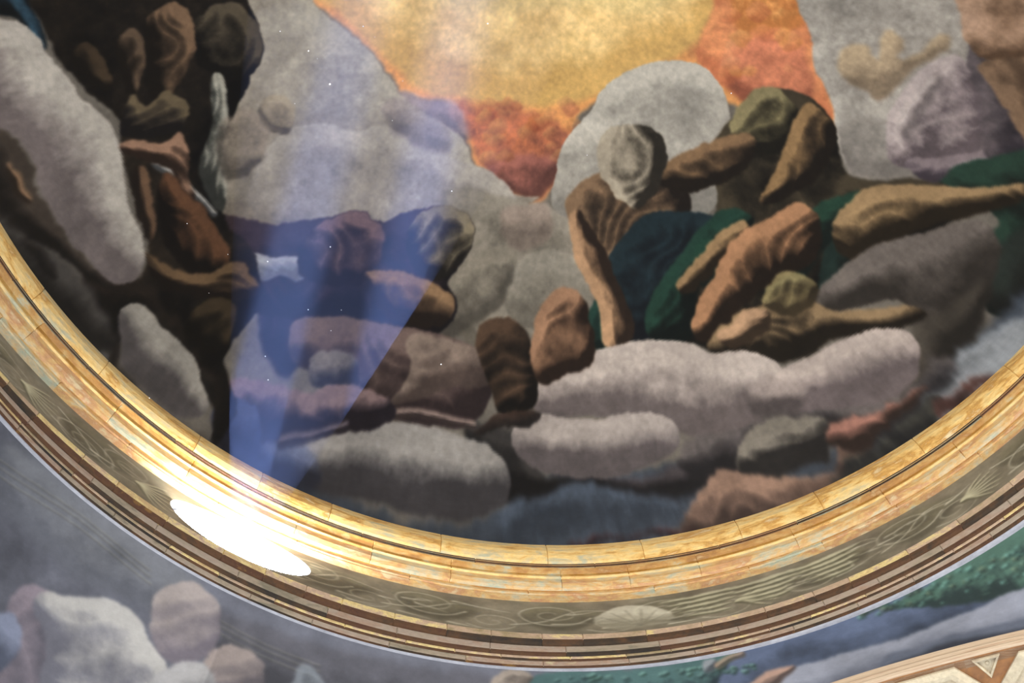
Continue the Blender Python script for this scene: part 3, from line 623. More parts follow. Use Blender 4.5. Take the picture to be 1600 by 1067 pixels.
(1,1,[833,43,989,20,1128,29],1.6,1.6,'77756c','66645e',2,(0,-1),0.6),
(1,1,[1254,45,1334,51,1414,52],1.6,1.6,'77756c','66645e',2,(0,-1),0.6),
(1,1,[840,52,995,27,1133,37],1.6,1.6,'77756c','66645e',2,(0,-1),0.6),
(1,1,[1257,53,1336,59,1416,61],1.6,1.6,'77756c','66645e',2,(0,-1),0.6),
(1,1,[849,61,1002,37,1138,46],1.6,1.6,'77756c','66645e',2,(0,-1),0.6),
(1,1,[1261,63,1340,69,1419,71],1.6,1.6,'77756c','66645e',2,(0,-1),0.6),
(2,1,[988,177,1008,143,1046,153,1058,199,1097,275,1045,312,1008,238],'746870','54505a',8,(-0.5,-0.85),36,1,0.3,(167,31)),
(2,1,[1018,175,1016,148,1051,127,1107,97,1152,102,1176,120,1211,142,1228,204,1108,278,1055,201],'94908a','63626c',5,(0,-1),40,1,0.5,(60,46)),
(0,1,[972,229,1002,198,1031,219,1033,261,1007,281],'6a7084','4c5264',10,(0,-1),40,1,0.4),
(2,1,[1155,78,1150,49,1170,24,1206,9,1242,24,1260,74,1242,125,1201,131,1174,110],'8c807a','645c64',7,(-0.5,-0.85),36,1,0.3,(40,34)),
(2,1,[1258,122,1257,91,1279,70,1305,69,1339,80,1343,139,1286,164],'84766f','5c5458',7,(-0.5,-0.85),36,1,0.3,(50,26)),
(0,1,[1203,167,1224,129,1258,117,1294,160,1217,200],'8b8886','6a686a',8,(-0.5,-0.85),36,1,0.3),
(0,1,[1390,121,1381,74,1405,55,1446,102],'6c7278','4c5056',6,(-0.5,-0.85),15,0.8,0.3),
(0,1,[1669,37,1678,11,1702,1,1732,8,1736,52,1670,57],'86786a','5a4e46',4,(-0.5,-0.85),12,1,0.5),
(0,1,[1750,2,1900,1,2094,-8,2184,1,2139,34,2038,38,1981,67,1748,52],'3c5a58','25343a',10,(-0.5,-0.85),30,1,0.6),
(0,1,[2075,-12,2200,-12,2338,-5,2491,3,2665,1,2526,155,2344,86,2161,91,1996,79],'4a5670','2f3848',8,(0,-1),40,1,0.4),
(0,1,[2288,5,2366,3,2460,-3,2651,15,2543,135,2441,70,2374,42,2322,21],'3c5a4c','263634',8,(-0.5,-0.85),30,1,0.8),
(0,1,[2309,6,2314,6,2316,10,2311,10],'5c8a7c','35584e',3,(-0.5,-0.85),6,0.7,0.2),
(0,1,[2413,22,2421,22,2423,28,2416,29],'5a6c54','33443a',3,(-0.5,-0.85),6,0.7,0.2),
(0,1,[2324,16,2332,15,2335,22,2327,22],'4d7468','2f4c44',3,(-0.5,-0.85),6,0.7,0.2),
(0,1,[2354,5,2364,5,2369,13,2359,14],'4d7468','2f4c44',3,(-0.5,-0.85),6,0.7,0.2),
(0,1,[2283,-6,2292,-7,2296,1,2287,2],'5c8a7c','35584e',3,(-0.5,-0.85),6,0.7,0.2),
(0,1,[2326,-1,2335,-1,2340,6,2330,7],'5a6c54','33443a',3,(-0.5,-0.85),6,0.7,0.2),
(0,1,[2424,8,2434,8,2438,16,2428,17],'5c8a7c','35584e',3,(-0.5,-0.85),6,0.7,0.2),
(0,1,[2340,-2,2350,-3,2354,5,2345,6],'5a6c54','33443a',3,(-0.5,-0.85),6,0.7,0.2),
(0,1,[2244,3,2253,2,2258,9,2249,10],'5c8a7c','35584e',3,(-0.5,-0.85),6,0.7,0.2),
(0,1,[2288,2,2296,1,2299,7,2291,8],'5c8a7c','35584e',3,(-0.5,-0.85),6,0.7,0.2),
(0,1,[2465,15,2473,16,2476,23,2468,22],'5a6c54','33443a',3,(-0.5,-0.85),6,0.7,0.2),
(0,1,[2493,32,2501,32,2504,39,2496,39],'5a6c54','33443a',3,(-0.5,-0.85),6,0.7,0.2),
(0,1,[2352,19,2360,18,2364,25,2355,26],'4d7468','2f4c44',3,(-0.5,-0.85),6,0.7,0.2),
(0,1,[2346,11,2354,10,2357,16,2349,17],'4d7468','2f4c44',3,(-0.5,-0.85),6,0.7,0.2),
(0,1,[2500,28,2509,28,2512,36,2503,36],'4d7468','2f4c44',3,(-0.5,-0.85),6,0.7,0.2),
(0,1,[2370,3,2380,3,2384,11,2375,12],'4d7468','2f4c44',3,(-0.5,-0.85),6,0.7,0.2),
(0,1,[2440,18,2450,18,2454,27,2444,27],'5a6c54','33443a',3,(-0.5,-0.85),6,0.7,0.2),
(0,1,[2248,-2,2259,-4,2264,4,2253,6],'5a6c54','33443a',3,(-0.5,-0.85),6,0.7,0.2),
(0,1,[2508,32,2513,32,2514,36,2509,36],'4d7468','2f4c44',3,(-0.5,-0.85),6,0.7,0.2),
(0,1,[2380,12,2388,12,2392,19,2383,19],'5c8a7c','35584e',3,(-0.5,-0.85),6,0.7,0.2),
(0,1,[2285,-4,2296,-5,2301,3,2290,5],'5c8a7c','35584e',3,(-0.5,-0.85),6,0.7,0.2),
(0,1,[2354,11,2362,11,2366,18,2358,19],'5a6c54','33443a',3,(-0.5,-0.85),6,0.7,0.2),
(0,1,[2324,-2,2329,-2,2331,2,2326,3],'5c8a7c','35584e',3,(-0.5,-0.85),6,0.7,0.2),
(0,1,[2520,23,2529,23,2532,32,2523,31],'5a6c54','33443a',3,(-0.5,-0.85),6,0.7,0.2),
(0,1,[2320,13,2329,12,2332,19,2324,20],'5a6c54','33443a',3,(-0.5,-0.85),6,0.7,0.2),
(0,1,[2365,8,2370,7,2372,12,2367,12],'4d7468','2f4c44',3,(-0.5,-0.85),6,0.7,0.2),
(0,1,[2436,28,2443,28,2446,34,2439,34],'5c8a7c','35584e',3,(-0.5,-0.85),6,0.7,0.2),
(0,1,[2306,2,2313,1,2316,6,2309,7],'5c8a7c','35584e',3,(-0.5,-0.85),6,0.7,0.2),
(0,1,[2496,24,2504,24,2507,31,2499,31],'4d7468','2f4c44',3,(-0.5,-0.85),6,0.7,0.2),
(0,1,[2341,4,2345,4,2348,8,2343,8],'5a6c54','33443a',3,(-0.5,-0.85),6,0.7,0.2),
(0,1,[2251,-4,2257,-5,2259,-1,2254,0],'5a6c54','33443a',3,(-0.5,-0.85),6,0.7,0.2),
(0,1,[2480,24,2487,24,2490,31,2483,30],'5a6c54','33443a',3,(-0.5,-0.85),6,0.7,0.2),
(0,1,[2391,17,2400,17,2404,24,2395,24],'5a6c54','33443a',3,(-0.5,-0.85),6,0.7,0.2),
(0,1,[2500,43,2509,43,2512,51,2503,50],'5a6c54','33443a',3,(-0.5,-0.85),6,0.7,0.2),
(0,1,[2294,9,2300,8,2303,13,2297,14],'5a6c54','33443a',3,(-0.5,-0.85),6,0.7,0.2),
(0,1,[2474,34,2483,34,2486,42,2477,41],'5c8a7c','35584e',3,(-0.5,-0.85),6,0.7,0.2),
(0,1,[2313,11,2320,10,2322,15,2316,16],'4d7468','2f4c44',3,(-0.5,-0.85),6,0.7,0.2),
(0,1,[2417,21,2426,21,2430,29,2420,30],'4d7468','2f4c44',3,(-0.5,-0.85),6,0.7,0.2),
(0,1,[2483,45,2491,45,2493,52,2486,51],'5a6c54','33443a',3,(-0.5,-0.85),6,0.7,0.2),
(0,1,[2366,34,2372,34,2374,38,2369,38],'5c8a7c','35584e',3,(-0.5,-0.85),6,0.7,0.2),
(0,1,[2384,16,2390,16,2393,21,2387,21],'5c8a7c','35584e',3,(-0.5,-0.85),6,0.7,0.2),
(0,1,[2437,21,2443,21,2445,25,2439,25],'4d7468','2f4c44',3,(-0.5,-0.85),6,0.7,0.2),
(0,1,[2272,8,2279,7,2283,13,2275,14],'5c8a7c','35584e',3,(-0.5,-0.85),6,0.7,0.2),
(0,1,[2263,-4,2273,-6,2278,2,2268,4],'5a6c54','33443a',3,(-0.5,-0.85),6,0.7,0.2),
(0,1,[2526,29,2532,29,2534,34,2528,34],'5c8a7c','35584e',3,(-0.5,-0.85),6,0.7,0.2),
(0,1,[2479,54,2485,54,2487,60,2481,59],'4d7468','2f4c44',3,(-0.5,-0.85),6,0.7,0.2),
(0,1,[2430,8,2437,8,2440,15,2433,15],'5c8a7c','35584e',3,(-0.5,-0.85),6,0.7,0.2),
(0,1,[2457,23,2466,23,2469,30,2461,30],'5c8a7c','35584e',3,(-0.5,-0.85),6,0.7,0.2),
(0,1,[2452,13,2457,13,2459,17,2454,17],'4d7468','2f4c44',3,(-0.5,-0.85),6,0.7,0.2),
(0,1,[2506,37,2512,37,2515,43,2508,43],'5a6c54','33443a',3,(-0.5,-0.85),6,0.7,0.2),
(0,1,[2501,42,2507,42,2509,47,2503,47],'4d7468','2f4c44',3,(-0.5,-0.85),6,0.7,0.2),
(0,1,[2396,3,2403,3,2405,8,2399,9],'5a6c54','33443a',3,(-0.5,-0.85),6,0.7,0.2),
(0,1,[2282,-6,2292,-7,2297,1,2287,2],'5c8a7c','35584e',3,(-0.5,-0.85),6,0.7,0.2),
(0,1,[2408,37,2414,37,2416,42,2410,42],'5c8a7c','35584e',3,(-0.5,-0.85),6,0.7,0.2),
(0,1,[2505,21,2511,21,2514,27,2507,26],'4d7468','2f4c44',3,(-0.5,-0.85),6,0.7,0.2),
(0,1,[2414,3,2421,3,2424,10,2417,10],'5c8a7c','35584e',3,(-0.5,-0.85),6,0.7,0.2),
(0,1,[2276,-2,2284,-3,2288,4,2280,5],'5a6c54','33443a',3,(-0.5,-0.85),6,0.7,0.2),
(0,1,[2282,4,2292,3,2297,11,2286,12],'5a6c54','33443a',3,(-0.5,-0.85),6,0.7,0.2),
(0,1,[2442,42,2450,42,2453,49,2445,49],'4d7468','2f4c44',3,(-0.5,-0.85),6,0.7,0.2),
(0,1,[2251,-4,2261,-5,2267,3,2256,4],'5a6c54','33443a',3,(-0.5,-0.85),6,0.7,0.2),
(0,1,[2486,22,2495,23,2498,30,2489,30],'5c8a7c','35584e',3,(-0.5,-0.85),6,0.7,0.2),
(0,1,[2493,59,2502,59,2506,68,2496,67],'5c8a7c','35584e',3,(-0.5,-0.85),6,0.7,0.2),
(0,1,[2431,24,2440,24,2443,31,2435,31],'4d7468','2f4c44',3,(-0.5,-0.85),6,0.7,0.2),
(0,1,[2275,-5,2283,-6,2286,0,2279,1],'5a6c54','33443a',3,(-0.5,-0.85),6,0.7,0.2),
(0,1,[2388,8,2395,8,2398,14,2391,14],'5c8a7c','35584e',3,(-0.5,-0.85),6,0.7,0.2),
(0,1,[2469,12,2475,12,2477,17,2472,17],'5c8a7c','35584e',3,(-0.5,-0.85),6,0.7,0.2),
(0,1,[2336,23,2345,23,2348,29,2340,30],'4d7468','2f4c44',3,(-0.5,-0.85),6,0.7,0.2),
(0,1,[2340,21,2346,21,2348,25,2343,26],'4d7468','2f4c44',3,(-0.5,-0.85),6,0.7,0.2),
(0,1,[2302,-5,2307,-6,2310,-1,2304,-1],'4d7468','2f4c44',3,(-0.5,-0.85),6,0.7,0.2),
(0,1,[2459,53,2466,53,2468,59,2461,59],'5c8a7c','35584e',3,(-0.5,-0.85),6,0.7,0.2),
(0,1,[2048,29,2057,26,2063,32,2054,35],'5c8478','35584e',3,(-0.5,-0.85),6,0.7,0.2),
(0,1,[1807,10,1814,6,1820,10,1813,14],'4d6c68','2f4c4c',3,(-0.5,-0.85),6,0.7,0.2),
(0,1,[1766,15,1773,11,1779,15,1772,18],'4d6c68','2f4c4c',3,(-0.5,-0.85),6,0.7,0.2),
(0,1,[1828,10,1836,6,1842,10,1835,14],'5c8478','35584e',3,(-0.5,-0.85),6,0.7,0.2),
(0,1,[2032,23,2042,20,2048,27,2038,30],'5c8478','35584e',3,(-0.5,-0.85),6,0.7,0.2),
(0,1,[1819,13,1826,9,1833,13,1825,17],'5c8478','35584e',3,(-0.5,-0.85),6,0.7,0.2),
(0,1,[1985,13,1992,11,1997,15,1990,18],'5c8478','35584e',3,(-0.5,-0.85),6,0.7,0.2),
(0,1,[1953,12,1961,9,1967,14,1959,17],'5c8478','35584e',3,(-0.5,-0.85),6,0.7,0.2),
(0,1,[1896,11,1904,7,1910,12,1902,16],'5c8478','35584e',3,(-0.5,-0.85),6,0.7,0.2),
(0,1,[1982,24,1991,20,1998,26,1989,30],'4d6c68','2f4c4c',3,(-0.5,-0.85),6,0.7,0.2),
(0,1,[1843,10,1850,6,1856,11,1849,14],'5c8478','35584e',3,(-0.5,-0.85),6,0.7,0.2),
(0,1,[1876,17,1882,14,1886,18,1881,20],'4d6c68','2f4c4c',3,(-0.5,-0.85),6,0.7,0.2),
(0,1,[2016,17,2023,14,2029,19,2021,22],'5c8478','35584e',3,(-0.5,-0.85),6,0.7,0.2),
(0,1,[2062,23,2071,20,2076,26,2067,29],'5c8478','35584e',3,(-0.5,-0.85),6,0.7,0.2),
(0,1,[1926,13,1936,9,1943,15,1933,19],'5c8478','35584e',3,(-0.5,-0.85),6,0.7,0.2),
(0,1,[2001,21,2008,19,2014,24,2006,27],'4d6c68','2f4c4c',3,(-0.5,-0.85),6,0.7,0.2),
(0,1,[1953,14,1962,10,1969,16,1959,20],'4d6c68','2f4c4c',3,(-0.5,-0.85),6,0.7,0.2),
(0,1,[1829,11,1835,8,1840,12,1834,15],'5c8478','35584e',3,(-0.5,-0.85),6,0.7,0.2),
(0,1,[2033,21,2040,19,2045,24,2038,26],'5c8478','35584e',3,(-0.5,-0.85),6,0.7,0.2),
(0,1,[1868,13,1877,9,1884,15,1875,19],'4d6c68','2f4c4c',3,(-0.5,-0.85),6,0.7,0.2),
(0,1,[1788,11,1793,8,1797,11,1793,14],'4d6c68','2f4c4c',3,(-0.5,-0.85),6,0.7,0.2),
(0,1,[2006,15,2011,13,2015,17,2010,19],'5c8478','35584e',3,(-0.5,-0.85),6,0.7,0.2),
(0,1,[2011,17,2020,14,2027,21,2017,24],'5c8478','35584e',3,(-0.5,-0.85),6,0.7,0.2),
(0,1,[2069,22,2074,21,2076,24,2072,25],'4d6c68','2f4c4c',3,(-0.5,-0.85),6,0.7,0.2),
(0,1,[1924,15,1929,13,1932,16,1928,18],'4d6c68','2f4c4c',3,(-0.5,-0.85),6,0.7,0.2),
(0,1,[1966,19,1973,16,1979,21,1971,24],'5c8478','35584e',3,(-0.5,-0.85),6,0.7,0.2),
(0,1,[1975,13,1982,10,1987,15,1980,17],'5c8478','35584e',3,(-0.5,-0.85),6,0.7,0.2),
(0,1,[2031,29,2039,26,2043,31,2036,34],'4d6c68','2f4c4c',3,(-0.5,-0.85),6,0.7,0.2),
(0,1,[1966,13,1974,10,1980,15,1972,18],'5c8478','35584e',3,(-0.5,-0.85),6,0.7,0.2),
(0,1,[1950,10,1955,8,1958,12,1954,13],'4d6c68','2f4c4c',3,(-0.5,-0.85),6,0.7,0.2),
(0,1,[1931,14,1937,11,1942,15,1936,18],'4d6c68','2f4c4c',3,(-0.5,-0.85),6,0.7,0.2),
(0,1,[2056,22,2063,20,2067,25,2061,27],'4d6c68','2f4c4c',3,(-0.5,-0.85),6,0.7,0.2),
(0,1,[1841,13,1846,11,1851,14,1845,16],'4d6c68','2f4c4c',3,(-0.5,-0.85),6,0.7,0.2),
(0,1,[2066,29,2071,27,2074,31,2069,32],'5c8478','35584e',3,(-0.5,-0.85),6,0.7,0.2),
(0,1,[1843,13,1851,9,1857,14,1850,17],'4d6c68','2f4c4c',3,(-0.5,-0.85),6,0.7,0.2),
(0,1,[2051,22,2057,20,2060,24,2055,26],'4d6c68','2f4c4c',3,(-0.5,-0.85),6,0.7,0.2),
(0,1,[2020,25,2027,22,2032,27,2025,30],'4d6c68','2f4c4c',3,(-0.5,-0.85),6,0.7,0.2),
(0,1,[1847,16,1852,14,1857,17,1852,19],'5c8478','35584e',3,(-0.5,-0.85),6,0.7,0.2),
(0,1,[2025,26,2031,24,2035,28,2029,31],'5c8478','35584e',3,(-0.5,-0.85),6,0.7,0.2),
(0,1,[1816,7,1825,2,1834,7,1824,12],'5c8478','35584e',3,(-0.5,-0.85),6,0.7,0.2),
(0,1,[2060,82,2113,47,2184,44,2261,52,2381,62,2574,100,2497,187,2354,101,2261,88,2157,99],'7d808c','646876',5,(0,-1),40,1,0.3),
(0,1,[2240,80,2267,68,2307,78,2365,86,2453,111,2537,141,2517,165,2405,118,2326,97,2237,94],'4c5260','3a3f4c',5,(0,-1),20,0.9,0.3),
(0,1,[2026,75,2053,51,2097,37,2129,43,2099,58,2055,72],'9c7a68','6a5650',4,(-0.5,-0.85),12,1,0.3),
(0,1,[1996,9,2005,1,2019,5,2012,21,1996,22],'7d8084','5c6068',4,(-0.5,-0.85),10,0.9,0.3),
(1,1,[2019,14,2039,6,2060,4],6,5,'93765e','6a5848',3,(-0.5,-0.85),0.8)
]
PC = Canvas(300, -40, 3150, 700, 1.6, '55555e')
for it in DATA:
    cv = FCV if it[1] == 0 else PC
    pts = list(zip(it[2][::2], it[2][1::2]))
    if it[0] == 0:
        _, _, _, li_, dk_, fe, ld, dep, op, nz = it
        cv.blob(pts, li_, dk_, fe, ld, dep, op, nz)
    elif it[0] == 2:
        _, _, _, li_, dk_, fe, ld, dep, op, nz, fd = it
        cv.blob(pts, li_, dk_, fe, ld, dep, op, nz, fold=fd)
    else:
        _, _, _, w0, w1, li_, dk_, fe, ld, op = it
        cv.stroke(pts, w0, w1, li_, dk_, fe, ld, op)
# old plaster: soft drifting tone
FCV.a *= (1 + FCV.tex * .10 + FCV.tex2 * .05)[..., None]
PC.a *= (1 + PC.tex * .10)[..., None]
for cv in (FCV, PC):        # fresco pigments are muted: pull towards grey, deepen the darks
    g = cv.a.mean(2, keepdims=True); cv.a = np.clip(g + (cv.a - g) * .80, 0.01, 1)
FCV.a *= np.array([1.03, 1., .955])
FCV.a = FCV.a * (.60 + .40 * np.clip(FCV.a.mean(2, keepdims=True) / .45, 0, 1))
FCV.a = np.clip(FCV.a * (1 + (smooth_noise(FCV.h, FCV.w, 5, 2, 21) * .07)[..., None]), 0, 1)

# dome: a hemispherical shell, finely divided where it is in view
RD = 1.035
def dome_grid(phis, th):
    P, T = np.meshgrid(phis, th, indexing='ij'); P = P.ravel(); T = T.ravel()
    x = RD * np.sin(T) * np.cos(P); y = RD * np.sin(T) * np.sin(P); z = RD * np.cos(T)
    return x, y, z
ths = np.concatenate([np.arcsin(np.linspace(.1, .93, 330, endpoint=False)), np.linspace(math.asin(.93), math.pi / 2, 90)])
ph1 = np.linspace(math.radians(6), math.radians(174), 1150)
x, y, z = dome_grid(ph1, ths)
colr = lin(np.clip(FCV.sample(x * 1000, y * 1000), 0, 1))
v1 = np.stack([x * R, y * R, ZR + z * R], -1); f1 = grid_faces(len(ph1), len(ths))
ph2 = np.linspace(math.radians(174), math.radians(366), 90); th2 = np.linspace(0.1, math.pi / 2, 50)
x, y, z = dome_grid(ph2, th2); rr = np.hypot(x, y)
gold = lin(hx('dcbd7c')); grey = lin(hx('8a857c')); t = np.clip((rr - .3) / .2, 0, 1)[:, None]
v2 = np.stack([x * R, y * R, ZR + z * R], -1); f2 = grid_faces(90, 50)
ph3 = np.linspace(math.radians(6), math.radians(174), 60); th3 = np.linspace(0, math.asin(.1), 6)
x3, y3, z3 = dome_grid(ph3, th3)
ph4 = ph2; th4 = np.linspace(0, .1, 4); x4, y4, z4 = dome_grid(ph4, th4)
VV = np.vstack([v1, v2, np.stack([x3 * R, y3 * R, ZR + z3 * R], -1), np.stack([x4 * R, y4 * R, ZR + z4 * R], -1)])
n1, n2, n3 = len(v1), len(v2), len(x3)
FF = np.vstack([f1, f2 + n1, grid_faces(60, 6) + n1 + n2, grid_faces(90, 4) + n1 + n2 + n3])
CC = np.vstack([colr, gold * (1 - t) + grey * t, np.tile(gold, (n3, 1)), np.tile(gold, (len(x4), 1))])
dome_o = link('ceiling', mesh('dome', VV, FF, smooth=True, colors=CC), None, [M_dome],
     label='painted dome interior with grey clouds, heaps of dark drapery and a golden sky', cat='dome', kind='structure')

# ------------------------------------------------------------------ pendentives and arches
AL = math.radians(72); DA = 1.12; HC = -1.62
def arch_pt(phi):
    ps = (phi - AL + math.pi / 4) % (math.pi / 2) - math.pi / 4
    ps = max(-.7839, min(.7839, ps)); s = DA * math.tan(ps)
    return DA / math.cos(ps), HC + math.sqrt(max(DA * DA - s * s, 0))
def pend_pts(phi, ts):
    ra, ha = arch_pt(phi); r0, h0 = 1.0978, -.3294
    g = ts * (.62 + .38 * ts)
    r = r0 + (ra - r0) * ts + float(wob(phi, -.3294)) * (1 - ts); h = h0 + (ha - h0) * g
    return r, h
def pend_grid(phis, ts):
    X, Y, Z = [], [], []
    for p in phis:
        r, h = pend_pts(p, ts); X.append(r * math.cos(p)); Y.append(r * math.sin(p)); Z.append(h)
    return np.array(X).ravel(), np.array(Y).ravel(), np.array(Z).ravel()
def pend(name, p0, p1, nphi, nt_, label, fine):
    ts = np.linspace(0, 1, nt_) ** (1.25 if fine else 1); phis = np.linspace(p0, p1, nphi)
    X, Y, Z = pend_grid(phis, ts)
    rr_ = np.hypot(X, Y)
    c = lin(np.clip(PC.sample((math.pi - np.arctan2(Y, X)) * 1150, 1000 * ((rr_ - 1.0978) + .36 * (-.3294 - Z))), 0, 1)) if fine else np.tile(lin(hx('5f5e62')), (len(X), 1))
    link(name, mesh(name, np.stack([X * R, Y * R, ZR + Z * R], -1), grid_faces(nphi, nt_), smooth=True, colors=c), None, [M_pend], label=label, cat='pendentive', kind='structure')
d45 = math.pi / 4
pend('wall_front', AL, AL + 2 * d45, 620, 330, 'grey blue pendentive with pale drapery below the left side of the ring', True)
pend('wall_right', AL - 2 * d45, AL, 360, 200, 'blue and green painted pendentive above the beige arch at lower right', True)
pend('wall_back', AL + 2 * d45, AL + 4 * d45, 60, 20, 'grey painted pendentive behind the viewer, left side', False)
pend('wall_left', AL + 4 * d45, AL + 6 * d45, 60, 20, 'grey painted pendentive behind the viewer, right side', False)

def arch(al, label, detail, nm):
    n = np.array([math.cos(al), math.sin(al), 0]); tt = np.array([-math.sin(al), math.cos(al), 0])
    def P(rad, th, d):
        q = n * d + tt * rad * math.sin(th); return W3(q[0], q[1], HC + rad * math.cos(th))
    root = empty(nm, label, 'arch', 'structure')
    # border: a moulded edge of fine fillets
    prof = [(1.1215, 1.116), (1.119, 1.1165), (1.116, 1.1135), (1.112, 1.1145), (1.108, 1.1120), (1.100, 1.1135), (1.092, 1.1120), (1.086, 1.1140), (1.080, 1.1130), (1.076, 1.1150), (1.0735, 1.120), (1.0735, 1.132)]
    ths_ = np.linspace(-math.pi / 2, math.pi / 2, 240 if detail else 60)
    vs = [P(a, th, b_) for th in ths_ for a, b_ in prof]; uv = [(th * 5.5, j * .03) for th in ths_ for j in range(len(prof))]
    link('arch_border', mesh('arch_border', vs, [tuple(f) for f in grid_faces(len(ths_), len(prof))], uv, smooth=False), root, [M_arch])
    ds = np.linspace(1.118, 1.7, 8)
    vs = [P(1.0735 if d > 1.12 else 1.0735, th, d) for th in ths_ for d in ds]; uv = [(th * 5.5, d * 5) for th in ths_ for d in ds]
    link('arch_soffit', mesh('arch_soffit', vs, [tuple(f) for f in grid_faces(len(ths_), len(ds))], uv, smooth=True), root, [M_sofb])
    if not detail: return
    def plate(name, poly, hgt, m, ins=.82, rise2=-.004):
        # poly: (theta deg, depth) list; a raised plate with a rim and sunk field
        c = np.mean(np.array(poly), 0)
        def lv(s, rad): return [P(rad, math.radians(c[0] + (a - c[0]) * s), c[1] + (b_ - c[1]) * s) for a, b_ in poly]
        rings = [lv(1, 1.0735), lv(1, 1.0735 - hgt), lv(.9, 1.0735 - hgt * 1.4), lv(ins, 1.0735 - hgt * 1.2), lv(ins - .05, 1.0735 - hgt * .3)]
        k_ = len(poly); V = [p for q in rings for p in q]; Fq = []
        for i in range(4):
            for j in range(k_): Fq.append((i * k_ + j, i * k_ + (j + 1) % k_, (i + 1) * k_ + (j + 1) % k_, (i + 1) * k_ + j))
        Fq.append(tuple(4 * k_ + j for j in range(k_)))
        return link(name, mesh(name, V, Fq, [(v[0], v[1]) for v in V]), root, [m]), c
    def bead(name, th, d, rad, parent_panel, sx=1.):
        V = []; Fq = []
        for i in range(5):
            b_ = i / 4 * math.pi / 2
            for j in range(8):
                a = j / 8 * 2 * math.pi
                V.append(P(1.0725 - rad * .8 * math.sin(b_), math.radians(th) + sx * rad * math.cos(b_) * math.cos(a) / 1.07, d + rad * math.cos(b_) * math.sin(a)))
        for i in range(4):
            for j in range(8): Fq.append((i * 8 + j, i * 8 + (j + 1) % 8, (i + 1) * 8 + (j + 1) % 8, (i + 1) * 8 + j))
        link(name, mesh(name, V, Fq, [(v[0], v[1]) for v in V], smooth=True), parent_panel, [M_panel])
    T0 = -6.2; PER = 9.6
    for k_ in range(-4, 5):
        c = T0 + k_ * PER
        o, _ = plate('octagon_panel', [(c - 2.4, 1.1255), (c + 2.4, 1.1255), (c + 4.35, 1.166), (c + 4.35, 1.24), (c + 2.4, 1.285), (c - 2.4, 1.285), (c - 4.35, 1.24), (c - 4.35, 1.166)], .006, M_panel)
        if abs(k_) < 3:
            for q in range(10):
                a = q / 10 * 2 * math.pi
                bead('petal', c + 2.6 * math.cos(a), 1.205 + .05 * math.sin(a), .010, o)
            bead('boss', c, 1.205, .016, o)
            for q in range(7): bead('pearl', c - 2.1 + q * .7, 1.1365, .0042, o)
        g = c + PER / 2
        o, cc = plate('triangle_panel', [(g - 1.05, 1.122), (g + 1.05, 1.1225), (g, 1.153)], .005, M_panel, ins=.7)
        if abs(k_) < 3: bead('boss', g, 1.131, .0035, o)
arch(AL, 'coffered arch with beige edge and cream panels on brown at lower right', True, 'trim_5')
arch(AL + math.pi / 2, 'beige edged arch beyond the left of the pendentive', False, 'trim_6')
arch(AL + math.pi, 'beige edged arch behind the viewer', False, 'trim_7')
arch(AL - math.pi / 2, 'beige edged arch at the far right behind the viewer', False, 'trim_8')

# ------------------------------------------------------------------ sunlit haze

def shaft(phi, aim, power, sx, sy, spread):
    p = pol(1.045, phi, -.19)
    return area('window_sunbeam', p, W3(*aim), power, sx, (.9, .95, 1.), math.radians(spread), sy)
shaft(math.radians(120.2), (-.08, -.75, .68), 9, .44, .25, 6)
shaft(math.radians(110.2), (.06, -.75, .66), 10, .40, .25, 6)
# skylight falling in through the oval window, on to the gilding above and the rim around it
p = pol(1.040, WIN_PHI, -.20)
area('oval_window_daylight', p, pol(.86, WIN_PHI - .02, .06), 32, 1.15, (1., .97, .92), math.radians(165), .3)
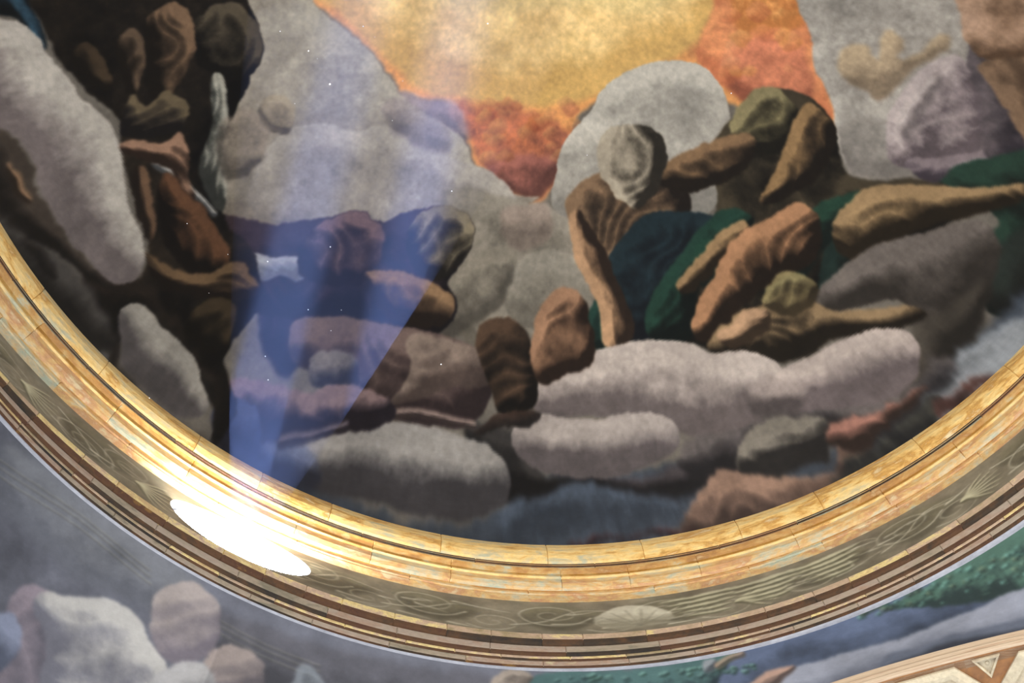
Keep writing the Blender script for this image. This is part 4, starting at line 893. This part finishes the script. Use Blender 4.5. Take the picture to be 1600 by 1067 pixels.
# thin dusty air in the path of the window light: one soft-sided plume
hm = bpy.data.materials.new('fine dust haze'); hm.use_nodes = True
hn = hm.node_tree; hn.nodes.remove(hn.nodes['Principled BSDF'])
vs_ = hn.nodes.new('ShaderNodeVolumeScatter'); vs_.inputs['Color'].default_value = (.26, .40, 1., 1); vs_.inputs['Density'].default_value = .032; vs_.inputs['Anisotropy'].default_value = 0.
hn.links.new(vs_.outputs[0], hn.nodes['Material Output'].inputs['Volume'])
axis0 = Vector(W3(-.50, .93, -.20)); axis1 = Vector(W3(0.0, -.60, .62))
dv = (axis1 - axis0); q = dv.to_track_quat('Z', 'Y')
V = []; F = []
for i in range(25):
    t = i / 24; rad = R * (.11 + .30 * t) * math.sin(math.pi * min(max(t, .02), .98)) ** .5
    for j in range(32):
        a = j / 32 * 2 * math.pi
        V.append(tuple(axis0 + dv * t + q @ Vector((rad * math.cos(a), rad * math.sin(a), 0))))
for i in range(24):
    for j in range(32): F.append((i * 32 + j, i * 32 + (j + 1) % 32, (i + 1) * 32 + (j + 1) % 32, (i + 1) * 32 + j))
F.append(tuple(range(32))[::-1]); F.append(tuple(24 * 32 + j for j in range(32)))
link('light_haze', mesh('haze', V, F), None, [hm], label='blue tinged shafts of dusty light slanting across the dome from the oval window', cat='haze', kind='stuff')
mm = bpy.data.materials.new('pale dust'); mm.use_nodes = True
mm.node_tree.nodes['Principled BSDF'].inputs['Base Color'].default_value = (.9, .92, 1, 1)
V = []; F = []; rd = random.Random(12)
for i in range(34):
    t = rd.uniform(.08, .8); c_ = axis0 + dv * t + q @ Vector((rd.gauss(0, .09 + .12 * t) * R, rd.gauss(0, .05) * R, 0)); s_ = rd.choice((.003, .004, .006))
    n0 = len(V)
    for d in ((1, 0, 0), (-1, 0, 0), (0, 1, 0), (0, -1, 0), (0, 0, 1), (0, 0, -1)): V.append(tuple(c_ + Vector(d) * s_))
    for f in ((0, 2, 4), (2, 1, 4), (1, 3, 4), (3, 0, 4), (2, 0, 5), (1, 2, 5), (3, 1, 5), (0, 3, 5)): F.append(tuple(n0 + k_ for k_ in f))
link('dust_motes', mesh('motes', V, F), None, [mm], label='tiny white dust specks glinting in the blue light shafts', cat='dust', kind='stuff')
